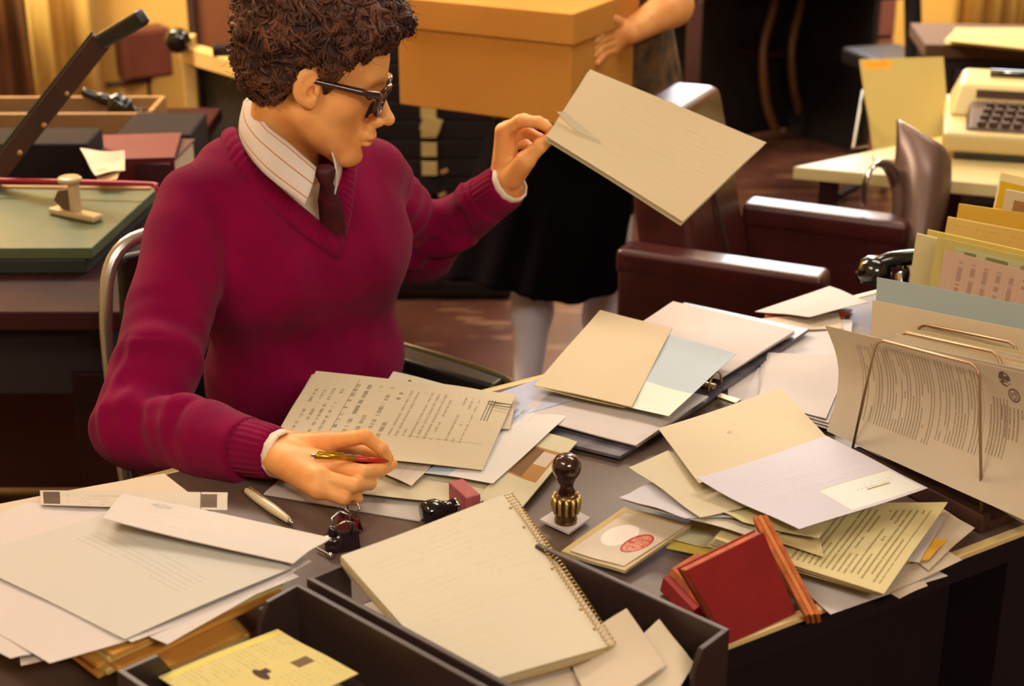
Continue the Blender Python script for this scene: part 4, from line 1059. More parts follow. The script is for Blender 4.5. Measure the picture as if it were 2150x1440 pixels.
# ---- papers under the writing hand
loose('grey-white envelope under the writing hand', [(592, 1000, .752), (905, 1048, .752), (882, 1093, .752), (553, 1037, .752)], paper_mat((212, 200, 184), [('ell', .62, .45, .12, .16, (170, 158, 138), 14.)]), name='envelope', cat='envelope', thick=.0014)
loose('cream form below the fingertips, lower edge lifted', [(770, 990, .757), (1060, 1005, .756), (1005, 1062, .759), (700, 1030, .762)], paper_mat((222, 206, 168)), curl=(2, .004))
loose('yellowish sheet showing between the blue form and the fallen stamp', [(900, 960, .755), (1150, 960, .755), (1090, 1030, .757), (930, 1030, .757)], paper_mat((214, 208, 168)))
loose('greenish-grey sheet under the blue form near the notebook corner', [(1010, 900, .757), (1180, 905, .757), (1095, 1045, .757), (985, 1030, .757)], paper_mat((196, 198, 172)))
ph = paper_mat((226, 212, 170), [('rect', .12, .86, .20, .62, (168, 120, 60)), ('rect', .14, .45, .22, .60, (120, 84, 52)), ('rect', .45, .8, .24, .42, (196, 176, 158))])
loose('cream card with a brown photograph by the binder corner', [(1140, 906, .764), (1212, 926, .764), (1085, 1078, .760), (1000, 1045, .760)], ph, name='photo_card', cat='card', thick=.002)
BF = paper_mat((202, 208, 216), [('ell', .12, .18, .02, .03, (90, 80, 70)), txt(20, 'v', .2, box=(.35, .9, .1, .9)), ('rows', .3, .9, .05, .95, 16, 'v', (150, 150, 150), .5), ('text', .05, .6, .04, .18, 9, 'v', (90, 84, 80), .6, .5), ('rect', .35, 1, .0, 1, (226, 214, 200), .75)])
loose('pale blue and white form with a punched hole, right of the held letter', [(1076, 850, .770), (1198, 868, .768), (1035, 1014, .766), (890, 992, .764)], BF)
loose('small lined slip under the fingertips', [(800, 940, .766), (920, 962, .765), (864, 1020, .765), (785, 984, .765)], paper_mat((224, 208, 184), [('rows', .2, .9, .1, .9, 5, 'v', (160, 140, 110), .5)]))
loose('sheet with a punched hole peeking out behind the held letter', [(826, 780, .775), (960, 812, .775), (960, 900, .772), (760, 880, .772)], paper_mat((226, 212, 180), [('ell', .30, .14, .030, .040, (60, 50, 36))]))
loose('cream sheet corner between the held letter and the binder', [(930, 806, .7735), (1086, 832, .7735), (1070, 900, .771), (900, 900, .771)], PC)
HL = paper_mat((224, 206, 168), [('text', .04, .20, .2, .75, 24, 'v', (110, 96, 66), .5, .6), ('text', .20, .48, .1, .95, 18, 'v', (90, 80, 60), .5, .6), ('text', .5, .85, .12, .72, 30, 'v', (120, 105, 80), .55, .5), ('text', .89, .94, .12, .40, 70, 'v', (70, 60, 44), .7, .8), ('rect', .235, .238, .05, .9, (120, 104, 76)), ('rect', .6, .95, .70, .705, (150, 130, 80))])
letter = loose('typed and handwritten letter lying in front of the clerk, under his writing hand', [(664, 779, .784), (1083, 829, .779), (1013, 986, .770), (556, 946, .772)], HL, bulge=(.002, 0))
loose('second cream sheet edge beneath the clerk\'s letter on its left', [(655, 785, .7775), (760, 795, .7775), (700, 925, .769), (586, 902, .769)], PC)
# paper clip on the letter
cpts = [PZ(x, y, .7835) for x, y in ((1075, 850), (1030, 843), (1026, 846), (1030, 849), (1070, 855), (1074, 852), (1070, 849), (1036, 846))]
t = MB().tube(smooth_path(cpts, 3), .0007, 5).build('paper_clip', M_steel); tag(t, 'wire paper clip on the right edge of the clerk\'s letter', 'clip')

# ---- open binder
bd = thing('ring_binder', 'open dark blue-grey ring binder full of white sheets in the middle of the desk', 'binder', tuple(PZ(1400, 800, .752)))
M_bcov = mat('binder_cover', (104, 98, 108), rough=.3, rgb2=(70, 64, 72), vscale=30)
def slabc(nm, cs, th, m, parent=bd, bev=.001):
    top = [PZ(*c) for c in cs]; bot = [p - Vector((0, 0, th)) for p in top]
    o = ((top[1] - top[0]).cross(top[3] - top[0])).z
    if o < 0: top = top[::-1]; bot = bot[::-1]
    return MB().hexa(bot, top).build(nm, m, parent, bevel=bev)
zc = .759
slabc('cover', [(1437, 634, zc + .006), (1700, 690, zc + .006), (1520, 815, zc), (1235, 748, zc)], .005, M_bcov)
slabc('cover', [(1220, 762, zc), (1502, 830, zc), (1302, 958, zc), (1035, 893, zc)], .005, M_bcov)
slabc('spine', [(1235, 748, zc - .001), (1520, 815, zc - .001), (1502, 830, zc - .001), (1220, 762, zc - .001)], .004, M_bcov)
for k in range(4):
    sheet('page', None, None, [(1413 - k, 632 + 2 * k, zc + .020 - .003 * k), (1668, 694 + 2 * k, zc + .018 - .003 * k), (1510, 795, zc + .012 - .002 * k), (1250, 738, zc + .012 - .002 * k)], PW, parent=bd, thick=.0015, sag=-.002)
    sheet('page', None, None, [(1215, 772, zc + .014 - .003 * k), (1488, 832, zc + .014 - .003 * k), (1335 + k, 934 + k, zc + .008 - .002 * k), (1085, 868, zc + .008 - .002 * k)], PW, parent=bd, thick=.0015, sag=-.002)
MB().tube([PZ(1255, 752, zc + .006), PZ(1500, 812, zc + .006)], .007, 8, flat=(.5, 1.2)).build('ring_rail', mat('aged_steel', (170, 140, 80), .3, metal=.8), bd)
for k in range(3):
    t_ = (.08, .5, .96)[k]; c = PZ(1250, 748, zc + .008) * (1 - t_) + PZ(1512, 812, zc + .008) * t_; dd = (PZ(1512, 812, zc) - PZ(1250, 748, zc)).normalized(); sd = Vector((-dd.y, dd.x, 0))
    MB().tube([c + sd * (.020 * math.cos(a)) + Vector((0, 0, .020 * math.sin(a))) for a in np.linspace(-.2, math.pi + .2, 14)], .0018, 8).build('ring', M_chrome if k < 2 else MATS['aged_steel'], bd, smooth=True)
slabc('lever', [(1512, 824, zc + .004), (1556, 838, zc + .004), (1545, 846, zc + .004), (1505, 832, zc + .004)], .004, MATS['aged_steel'])
# folder and slip on the binder
loose('pale lavender sheet poking out left of the binder towards the clerk', [(1010, 838, .764), (1135, 792, .768), (1240, 830, .772), (1100, 870, .768)], paper_mat((204, 202, 214)))
loose('yellow sheet inside the cream folder on the binder, lower edge showing', [(1270, 670, .790), (1400, 700, .788), (1312, 856, .782), (1130, 815, .784)], paper_mat((222, 204, 140)), sag=.001)
loose('cream folder lying over the left page of the open binder', [(1260, 651, .802), (1412, 688, .800), (1326, 853, .788), (1121, 808, .786)], paper_mat((224, 200, 158)), name='file_folder', cat='folder', thick=.0015, sag=-.003)
loose('pale blue slip sticking out of the cream folder on the binder', [(1396, 700, .7975), (1546, 742, .797), (1404, 874, .785), (1312, 852, .785)], paper_mat((196, 206, 206), [('rect', 0, 1, .66, 1, (206, 212, 196))]))

# ---- papers right of the binder
loose('white sheet lying under the binder on its right side', [(1520, 690, .7525), (1775, 668, .7525), (1770, 880, .7525), (1530, 850, .7525)], PW)
loose('white sheet reaching down beside the wire rack', [(1640, 665, .7545), (1790, 672, .7545), (1768, 905, .7545), (1560, 840, .7545)], paper_mat((224, 214, 206)))
for k in range(4):
    loose('white sheet in the thin stack left of the wire rack', [(1600 + 6 * k, 740, .757 + .003 * k), (1790, 745, .757 + .003 * k), (1752 - 6 * k, 905 - 9 * k, .757 + .003 * k), (1590, 858 - 5 * k, .757 + .003 * k)], PW, group='thin stack of white sheets left of the rack', thick=.001)
loose('orange-red folded strip at the far edge of the desk', [(1618, 650, .754), (1790, 648, .754), (1770, 668, .756), (1605, 664, .756)], mat('orange_card', (170, 70, 26), .7), name='file_folder', cat='folder', thick=.002)
loose('cream sheet edge under the white envelope at the far edge', [(1600, 668, .757), (1760, 655, .757), (1770, 690, .757), (1560, 695, .757)], PC)
loose('white envelope with a lifted edge lying in front of the telephone', [(1585, 654, .758), (1742, 600, .762), (1824, 634, .775), (1700, 664, .770)], PW, name='envelope', cat='envelope', sag=-.004, thick=.001)

# ---- right pile of letters
base = [(1480, 1090), (1760, 1030), (2010, 1105), (1745, 1285)]
lows = [
 ('white sheet with the lowest corner of the right pile, at the desk edge', [(1560, 1130), (1800, 1120), (1990, 1208), (1744, 1287)], .754, PW),
 ('white sheet edge near the brass desk edge, second corner up', [(1660, 1110), (1860, 1110), (1948, 1228), (1888, 1256)], .756, PC),
 ('cream sheet under the printed bundle pointing right at the desk edge', [(1700, 1080), (1880, 1085), (2020, 1176), (1860, 1245)], .760, PC),
 ('cream sheet with a worn corner below the rack base', [(1760, 1060), (1960, 1060), (2047, 1107), (1950, 1195)], .763, PC),
 ('orange-yellow card among the sheets beside the printed bundle', [(1820, 1120), (1990, 1130), (1950, 1175), (1800, 1190)], .766, mat('yellow_card', (216, 160, 40), .7)),
 ('white sheet beside the printed bundle with pencil marks', [(1760, 1060), (1985, 1085), (1930, 1180), (1780, 1170)], .768, paper_mat(WHITE, [('ell', .85, .3, .06, .1, (120, 110, 90), 20.)])),
]
for lb, cs, z, m in lows: loose(lb, [(x, y, z) for x, y in cs], m, thick=.0008, wave=.0012)
Y1 = paper_mat((226, 206, 146), [('text', .08, .95, .38, .93, 34, 'u', (120, 100, 50), .62, .7), ('rect', .62, .623, .1, .9, (150, 130, 70))])
Y1 = paper_mat((226, 206, 146), [('text', .40, .95, .10, .93, 30, 'v', (120, 100, 50), .62, .7), ('text', .1, .3, .1, .9, 30, 'v', (130, 110, 60), .5, .3)])
for k in range(6):
    z = .770 + .0022 * k; q = (5 - k) * 3
    sheet('paper_sheet', 'yellow sheet in the printed bundle at the right of the desk' if k < 5 else 'topmost yellow sheet of the printed bundle with lines of small type', 'paper', [(1560 - q, 1060 + q * .5, z), (1990 - q * .5, 1053 + q * .6, z), (1856 - q * .8, 1247 + q * .2, z), (1500 - q, 1130 + q, z)], Y1 if k == 5 else paper_mat((226, 208, 150)), thick=.0008, group=None if k == 5 else 'yellow sheets under the printed bundle')
for k, (lb, cs, z, c) in enumerate([
 ('small yellow punched slip behind the red book', [(1440, 1098), (1610, 1130), (1545, 1178), (1398, 1150)], .757, (226, 200, 90)),
 ('pale slip on the yellow punched slip behind the red book', [(1455, 1090), (1560, 1105), (1490, 1148), (1404, 1130)], .7595, (224, 214, 168)),
 ('cream sheet curving under the long white letter, lowest fold', [(1400, 1040), (1700, 1030), (1730, 1167), (1560, 1120)], .786, (222, 200, 140)),
 ('cream sheet between the yellow fold and the white letter', [(1302, 1046), (1372, 1010), (1690, 1090), (1600, 1135)], .789, (224, 210, 182)),
 ('white letter sheet with its tip at the far left of the right pile', [(1300, 1045), (1378, 1008), (1600, 1090), (1440, 1085)], .792, (222, 214, 214)),
 ('yellowish sheet with a curved fold below the long white letter', [(1450, 1050), (1760, 1060), (1720, 1130), (1560, 1095)], .795, (226, 208, 150)),
 ('cream sheet with its tip by the rubber stamp', [(1320, 980), (1402, 946), (1640, 1050), (1470, 1085)], .797, (224, 208, 168)),
]):
    loose(lb, [(x, y, z) for x, y in cs], paper_mat(c), wave=.0016, thick=.0008, sag=.001)
loose('large cream sheet lying slantwise between the binder and the wire rack', [(1382, 903, .802), (1640, 813, .802), (1738, 920, .806), (1468, 1014, .806)], paper_mat((224, 204, 164), [('ell', .42, .42, .02, .03, (170, 160, 140), 12.)]), curl=(0, .003))
W1 = paper_mat((222, 214, 218), [txt(24, 'u', .14, box=(.15, .9, .25, .62), d=.55, c=(150, 140, 140)), ('rect', .42, .98, .66, .97, (216, 216, 208)), ('rect', .42, .98, .655, .662, (190, 180, 140)), ('rect', .416, .42, .655, .97, (190, 180, 140)), txt(30, 'u', .4, box=(.62, .94, .72, .8)), ('rect', .68, .86, .80, .815, (150, 130, 60))])
loose('long white letter form with a boxed panel on top of the right pile', [(1461, 1012, .809), (1735, 914, .809), (1948, 1024, .812), (1678, 1111, .809)], W1, sag=-.004, curl=(0, .006))

# ---- rubber stamp standing on a white card
sc = PZ(1186, 1092, .758)
o = sheet('paper_card', 'small white square card under the standing rubber stamp', 'card', [(1133, 1090, .757), (1184, 1058, .757), (1240, 1086, .757), (1194, 1118, .757)], PW, thick=.003, wave=0)
sc = PZ(1188, 1094, .7573)
st = thing('rubber_stamp', 'standing rubber stamp with dark turned wooden handle and brass banded base', 'stamp', tuple(sc))
M_wood = mat('dark_turned_wood', (58, 24, 18), .18, rgb2=(34, 14, 14), vscale=40, coat=.7)
M_brass = mat('worn_brass', (150, 118, 70), .28, metal=.85, rgb2=(90, 66, 40), vscale=120)
MB().lathe(sc, [(.0135, 0), (.0140, .004), (.0125, .012), (.0140, .022), (.0152, .026), (.0150, .034), (.0110, .038)], 20).build('base', M_brass, st, smooth=True)
for k in range(12):
    a = k * math.pi / 6; dv_ = Vector((math.cos(a), math.sin(a), 0))
    MB().tube([sc + dv_ * .0150 + Vector((0, 0, .014)), sc + dv_ * .0162 + Vector((0, 0, .026)), sc + dv_ * .0155 + Vector((0, 0, .035))], .0022, 6).build('brass_rib', mat('bright_brass', (206, 176, 110), .3, metal=.7), st, smooth=True)
MB().lathe(sc + Vector((0, 0, .036)), [(.0100, 0), (.0112, .005), (.0085, .009), (.0088, .014), (.0118, .022), (.0165, .030), (.0178, .037), (.0165, .044), (.0115, .050), (.0045, .0525)], 24).build('handle', M_wood, st, smooth=True)

# ---- shallow wallet with the red oval
wal = thing('badge_wallet', 'worn cream wallet with a red oval emblem under clear plastic', 'wallet', tuple(PZ(1310, 1130, .757)))
wc_ = [(1178, 1157, .764), (1310, 1064, .772), (1452, 1100, .768), (1312, 1198, .760)]
sheet('sleeve', None, None, wc_, paper_mat((216, 190, 136), [('rect', .0, 1, 0, .12, (190, 158, 96))], .5), parent=wal, thick=.004, wave=.0006, sag=.002)
ov = paper_mat((222, 200, 168), [('ell', .55, .34, .24, .24, (228, 212, 196)), ('ell', .47, .72, .22, .19, (176, 66, 40)), ('ell', .47, .72, .20, .16, (206, 130, 104), 22.), ('ring', .47, .72, .22, .19, (160, 50, 30), .88)], .35)  # first pale ellipse is a glare highlight painted into the card colour
wi = [(1196, 1156, .7655), (1312, 1076, .7730), (1438, 1104, .7692), (1310, 1188, .7618)]
sheet('insert_card', None, None, wi, ov, parent=wal, thick=.001, wave=.0006, sag=.002)

# ---- red books
M_red = mat('red_bookcloth', (150, 22, 24), .75, rgb2=(140, 18, 22), vscale=20, bump=.15, bscale=500)
M_red2 = mat('orange_page_edge', (198, 104, 44), .8, var=.2, vscale=60)
def hexbook(name, label, pts_px, mats=None):
    pass
rb = thing('red_book', 'small red clothbound book propped upright on its edge, orange-red page edges', 'book', tuple(PZ(1600, 1320, .751)))
Bl, Br = PZ(1532, 1352, .752), PZ(1672, 1288, .752)
h_ = .118
Tl, Tr = PZ(1440, 1196, .752 + h_ * .78), PZ(1604, 1116, .752 + h_ * .80)
Tl = PY(1440, 1198, Bl.y - .012); Tr = PY(1604, 1117, Br.y - .006)
nrm = (Br - Bl).cross(Tl - Bl).normalized(); nrm = nrm if nrm.y > 0 else -nrm
def board(nm, off, th, m, ins=0.0, parent=rb):
    q = [Bl, Br, Tr, Tl]; cen = (Bl + Br + Tr + Tl) / 4; q = [p + (cen - p) * ins for p in q]
    f = [p + nrm * off for p in q]; bk = [p + nrm * (off + th) for p in q]
    return MB().add(f + bk, [(0, 1, 2, 3), (7, 6, 5, 4), (1, 0, 4, 5), (2, 1, 5, 6), (3, 2, 6, 7), (0, 3, 7, 4)]).build(nm, m, parent, bevel=.0008)
board('front_cover', 0, .0022, M_red); board('page_block', .0024, .010, M_red2, .03); board('back_cover', .0126, .0022, M_red)
rb2 = thing('orange_card_block', 'narrow orange block of cards leaning at the right of the red book', 'book', tuple(PZ(1690, 1290, .751)))
a0, a1 = PY(1614, 1124, 1.535), PZ(1706, 1296, .752); ax_ = (a1 - a0).normalized()
a0 = a1 - ax_ * .125
sdx = Vector((.8, .6, 0)).cross(ax_).normalized(); wdx = ax_.cross(sdx).normalized()
wdx = Vector((.62, -.2, 0)); wdx = (wdx - ax_ * wdx.dot(ax_)).normalized(); sdx = ax_.cross(wdx)
for k in range(3):
    c = (a0 + a1) / 2 + wdx * (.0052 * (k - 1)) + ax_ * (.002 * k); MB().box(c, ((a1 - a0).length, .005, .034), (ax_, wdx, sdx)).build('card_layer', [M_red2, mat('orange_cloth', (206, 120, 52), .7), M_red2][k], rb2, bevel=.0008)
rb3 = thing('red_book', 'dark red booklet lying behind the left edge of the propped red book', 'book', tuple(PZ(1440, 1260, .751)))
q = [PZ(1385, 1240, .753), PZ(1440, 1205, .753), PZ(1505, 1275, .753), PZ(1450, 1310, .753)]
tp = [p + Vector((0, 0, .016)) + UX * .004 for p in q]
MB().hexa(q[::-1], tp[::-1]).build('cover', M_red, rb3, bevel=.001)
MB().hexa([p + Vector((0, 0, .0162)) + UX * .012 for p in q][::-1], [p + Vector((0, 0, .024)) + UX * .016 for p in q][::-1]).build('page_block', M_red2, rb3, bevel=.001)

# ---- wire letter rack
rk = thing('letter_rack', 'wire letter rack on a dark wooden base, full of standing letters', 'rack', tuple(PZ(1950, 1030, .751)))
rA, rB = PZ(1800, 955, .765), PZ(2066, 1090, .765); rd = (rB - rA).normalized(); rn = Vector((-rd.y, rd.x, 0)); rn = rn if rn.x > 0 else -rn
M_rwood = mat('rack_wood', (74, 44, 34), .45, rgb2=(56, 32, 26), vscale=30)
e0, e1 = rA - rd * .004, rB + rd * .006
MB().prism([e0 - rn * .006, e1 - rn * .006, e1 + rn * .13, e0 + rn * .13], .7515, .764).build('base', M_rwood, rk, bevel=.002)
MB().prism([e0 - rn * .010, e1 - rn * .010, e1 + rn * .006, e0 + rn * .006], .7512, .775).build('front_rail', M_rwood, rk, bevel=.002)
M_wire = mat('brown_wire', (172, 140, 108), .35, metal=.6)
for k, (pl, pr, yl, yr) in enumerate((((1840, 712), (2056, 768), 1.80, 1.635), ((1888, 696), (2100, 742), 1.86, 1.70), ((1928, 678), (2136, 722), 1.92, 1.76))):
    b0 = PZ(1790, 942, .77) if k == 0 else rA + rn * (.045 * k) + Vector((0, 0, .005)); b1 = PZ(2061, 1086, .768) if k == 0 else rB + rn * (.045 * k) + Vector((0, 0, .005))
    t0, t1 = PY(*pl, yl), PY(*pr, yr); r = .014
    pts = [b0, t0 - (t0 - b0).normalized() * r, t0 + ((t1 - t0).normalized() - (t0 - b0).normalized()) * r * .3, t0 + (t1 - t0).normalized() * r, t1 - (t1 - t0).normalized() * r, t1 - ((t1 - t0).normalized() + (t1 - b1).normalized()) * r * .3, t1 - (t1 - b1).normalized() * r, b1]
    MB().tube(pts, .0019, 8).build('wire_loop', M_wire, rk, smooth=True)
LT = paper_mat((224, 208, 180), [('text', .16, .24, .10, .85, 52, 'v', INK, .62, .8), ('text', .24, .50, .12, .90, 46, 'v', (120, 100, 78), .64, .75), ('text', .50, .74, .10, .88, 46, 'v', (120, 100, 78), .6, .75), ('text', .76, .86, .2, .8, 46, 'v', (120, 100, 78), .6, .7),
    ('ring', .895, .26, .028, .058, (140, 120, 110), .80), ('ell', .895, .26, .021, .042, (170, 150, 140), 40.), ('ell', .875, .11, .028, .06, (140, 116, 100), 50.), ('ell', .845, .05, .02, .04, (140, 116, 100), 60.)])
LT = paper_mat((224, 208, 180), [('text', .13, .20, .12, .80, 72, 'v', INK, .62, .7), ('text', .21, .48, .08, .80, 72, 'v', (120, 100, 78), .64, .65), ('text', .50, .70, .08, .74, 72, 'v', (120, 100, 78), .6, .65), ('text', .72, .80, .25, .7, 72, 'v', (120, 100, 78), .6, .7),
    ('ring', .83, .20, .024, .055, (110, 88, 80), .80), ('ell', .83, .20, .019, .044, (150, 130, 120), 60.), ('ell', .80, .085, .024, .06, (110, 88, 80), 45.), ('text', .76, .86, .3, .55, 60, 'v', (120, 100, 78), .6, .7)])
def vs_(label, cs, m, drop=None, **k): return sheet(k.pop('name', 'paper_sheet'), label, k.pop('cat', 'paper'), cs, m, mode='y', drop=drop, **k)
LT_cs = [(1732, 683, 1.90), (2215, 800, 1.56), (2165, 1098, 1.565), (1735, 905, 1.885)]
vs_('typed letter with a round emblem standing at the front of the wire rack', LT_cs, LT, bulge=(-.0, -.022), wave=.0008, n=20)
vs_('blank cream sheet right behind the typed letter in the rack', [(1738, 686, 1.915), (2215, 790, 1.59), (2180, 1090, 1.59), (1745, 905, 1.905)], PC, bulge=(0, -.018))
for k in range(4):
    vs_('cream sheet standing in the rack behind the front wire', [(1880 + 8 * k, 700 - 4 * k, 1.86 + .02 * k), (2215, 782 - 10 * k, 1.63 + .02 * k), (2215, 1050, 1.63), (1830, 930, 1.87)], paper_mat((224, 200, 150) if k % 2 else (222, 206, 172)), drop=(.766, .0), group='cream sheets standing in the second slot of the rack')
vs_('white sheet standing in the back slot of the rack', [(1800, 700, 1.95), (1945, 668, 1.99), (2220, 740, 1.80), (1800, 900, 1.9)], PC) if False else None
vs_('tall cream sheet standing in the back slot of the rack', [(1832, 630, 1.99), (2220, 706, 1.74), (2200, 1000, 1.74), (1800, 900, 1.99)], paper_mat((226, 206, 168)), drop=(.766, .02))
vs_('blue-green form leaning behind the cream sheet in the rack', [(1841, 582, 2.06), (2220, 655, 1.83), (2200, 1000, 1.8), (1800, 900, 2.0)], paper_mat((176, 188, 180), [('text', .3, .98, .30, .60, 8, 'v', (90, 110, 110), .55, .6)]), drop=(.766, .03), bulge=(-.006, 0))
# ---- yellow folders standing further back
PK2 = paper_mat((226, 190, 160), [('rows', .06, 1, .1, .95, 9, 'v', (200, 150, 130), .5), ('text', .1, .95, .08, .9, 9, 'v', (130, 100, 90), .55, .5), ('ell', .06, .70, .012, .05, (60, 50, 50))])
GR = paper_mat((214, 196, 110), [('rect', .16, 1, .05, .34, (186, 186, 140)), ('rect', .24, .34, .08, .32, (130, 124, 80)), ('rect', .42, .6, .08, .32, (130, 124, 80)), ('rect', .7, .78, .08, .32, (150, 144, 90)), ('rect', .85, .95, .08, .32, (130, 124, 80))])
fold_spec = [
 ('pale folder with its left edge leading the standing yellow folders', [(1925, 490, 2.30), (2230, 560, 2.10)], paper_mat((226, 212, 150)), .75),
 ('yellow folder second in the standing row at the right edge', [(1948, 482, 2.34), (2230, 545, 2.14)], paper_mat((228, 200, 100)), .75),
 ('yellow folder with a rounded index tab in the standing row', [(1990, 455, 2.38), (2230, 500, 2.18)], paper_mat((224, 190, 100), [txt(20, 'u', .2, box=(.05, .9, .02, .12))]), .75),
 ('orange-yellow folder at the back of the standing row, above the grey chair', [(2013, 428, 2.44), (2230, 458, 2.26)], paper_mat((224, 180, 60)), .75),
]
for lb, (A_, B_), m, zb in fold_spec:
    vs_(lb, [A_, B_, B_, A_], m, drop=(.7515, -.03), name='file_folder', cat='folder', thick=.002)
vs_('pink ruled form clipped on the front of the yellow folders', [(1984, 524, 2.235), (2230, 590, 2.06), B_, A_], PK2, drop=(.752, -.035))
vs_('yellow card with a row of grey-green labels behind the pink form', [(1968, 498, 2.25), (2230, 556, 2.075), B_, A_], GR, drop=(.752, -.03))
vs_('bright yellow envelope standing tall at the right edge', [(2100, 362, 2.40), (2230, 392, 2.30), B_, A_], paper_mat((232, 192, 40), [('rect', 0, 1, 0, .06, (228, 214, 160)), ('rect', 0, .03, 0, 1, (236, 224, 190))]), drop=(.7515, -.05), name='envelope', cat='envelope', thick=.002)
vs_('white card with a brown photograph leaning on the bright yellow envelope', [(2112, 398, 2.36), (2230, 420, 2.27), B_, A_], paper_mat((224, 206, 170), [('rect', .18, .9, .07, .5, (150, 112, 66))]), drop=(.7515, -.05), name='photo_card', cat='card', thick=.002)

# ---- telephone
ph_c = PZ(1900, 640, .751)
tel = thing('telephone', 'glossy black desk telephone at the far side of the desk behind the papers', 'telephone', tuple(ph_c))
X, Y, Z = yaw_axes(-12)
c = PZ(1955, 658, .751)
o = MB().hexa([c - X * .065 - Y * .05, c + X * .10 - Y * .05, c + X * .10 + Y * .10, c - X * .065 + Y * .10], [c - X * .060 - Y * .045 + Z * .042, c + X * .085 - Y * .045 + Z * .042, c + X * .085 + Y * .06 + Z * .052, c - X * .060 + Y * .06 + Z * .052]).build('body', M_blackp, tel, bevel=.012)
MB().lathe(c + Z * .045 - Y * .01 + X * .01, [(.048, 0), (.048, .012), (.040, .016), (.010, .018)], 24, axis=Vector((0, -.35, 1))).build('dial', M_blackp, tel, smooth=True)
for s in (-1, 1): MB().box(c + X * (.01 + .055 * s) + Y * .04 + Z * .058, (.012, .05, .02), (X, Y, Z)).build('cradle_prong', M_blackp, tel, bevel=.004)
ha, hb = c - X * .095 + Y * .03 + Z * .060, c + X * .125 + Y * .03 + Z * .060
MB().tube(smooth_path([ha + Z * .0, ha + X * .03 + Z * .018, (ha + hb) / 2 + Z * .028, hb - X * .03 + Z * .018, hb], 5), .0135, 12).build('handset', M_blackp, tel, smooth=True)
for p, nm in ((ha, 'earpiece'), (hb, 'mouthpiece')): MB().lathe(p + Z * .006, [(.012, .014), (.024, .006), (.029, -.012), (.027, -.026), (.012, -.030)][::-1], 20, axis=(0, 0, 1)).build(nm, M_blackp, tel, smooth=True)
# ================================================================== FOLDER IN THE RAISED HAND
FO = paper_mat((236, 210, 162), [('text', .25, .9, .1, .8, 18, 'u', (190, 170, 120), .5, .25), ('rect', .0, .0, 0, 0, (0, 0, 0))])
fcs = [(1237, 148, 2.43), (1608, 298, 2.40), (1436, 463, 2.27), (1150, 285, 2.31)]
fld = thing('document_folder', 'thick cream folder of papers swung out by the clerk\'s raised hand', 'folder', tuple(PY(1380, 310, 2.35)))
fQ = [PY(*c) for c in fcs]; fn = (fQ[1] - fQ[0]).cross(fQ[3] - fQ[0]).normalized(); fn = fn if fn.y < 0 else -fn
for k in range(6):
    q = [p - fn * (.0021 * k) + Vector((random.uniform(-.002, .002), 0, random.uniform(-.002, .002))) for p in fQ]
    sheet('cover' if k in (0, 5) else 'page', None, None, q, FO if k == 0 else paper_mat((226, 206, 160)), parent=fld, thick=.0014, sag=.006, wave=.001, mode='y')
q = [PY(1168, 236, 2.335) + fn * .002, PY(1185, 240, 2.34) + fn * .006, PY(1262, 302, 2.335) + fn * .004, PY(1210, 276, 2.33) + fn * .001]
sheet('turned_flap', None, None, q, paper_mat((232, 216, 176)), parent=fld, thick=.0008, mode='y', n=6, wave=0)

# ================================================================== CHAIR OF THE CLERK
M_vinyl = mat('black_vinyl', (34, 28, 26), .4, var=.15, bump=.1, bscale=120)
M_alu = mat('brushed_aluminium', (200, 195, 190), .28, metal=.9)
ch = thing('office_armchair', 'aluminium framed office armchair with black padding, under the seated clerk', 'chair', (hipc[0], hipc[1], 0))
VL, VF = Vector(lat), Vector(fwd); hb = Vector((Cc[0], Cc[1], 0))
bk = hb - VF * .185
def bp2(l, z, f=0): return bk + VL * l + VF * f + Vector((0, 0, z))
loop = smooth_path([bp2(-.225, .40, .03), bp2(-.225, .60), bp2(-.220, .80, -.01), bp2(-.185, .885, -.02), bp2(-.10, .905, -.02), bp2(.10, .905, -.02), bp2(.185, .885, -.02), bp2(.220, .80, -.01), bp2(.225, .60), bp2(.225, .40, .03)], 5)
MB().tube(loop, .011, 10, flat=(1, .8)).build('back_frame', M_alu, ch, smooth=True)
MB().hexa([bp2(-.195, .55, -.012), bp2(.195, .55, -.012), bp2(.195, .55, -.045), bp2(-.195, .55, -.045)], [bp2(-.18, .87, -.03), bp2(.18, .87, -.03), bp2(.18, .87, -.055), bp2(-.18, .87, -.055)]).build('back_pad', M_vinyl, ch, bevel=.012)
MB().box(hb + VF * .04 + Vector((0, 0, .405)), (.46, .46, .07), (VL, VF, ZX)).build('seat', M_vinyl, ch, bevel=.02)
for s in (-1, 1):
    for f in (-.17, .22):
        MB().tube([hb + VL * (.22 * s) + VF * f + Vector((0, 0, .42)), hb + VL * (.245 * s) + VF * (f * 1.15) + Vector((0, 0, .0))], .013, 10, flat=(1, .6)).build('leg', M_alu, ch, smooth=True)
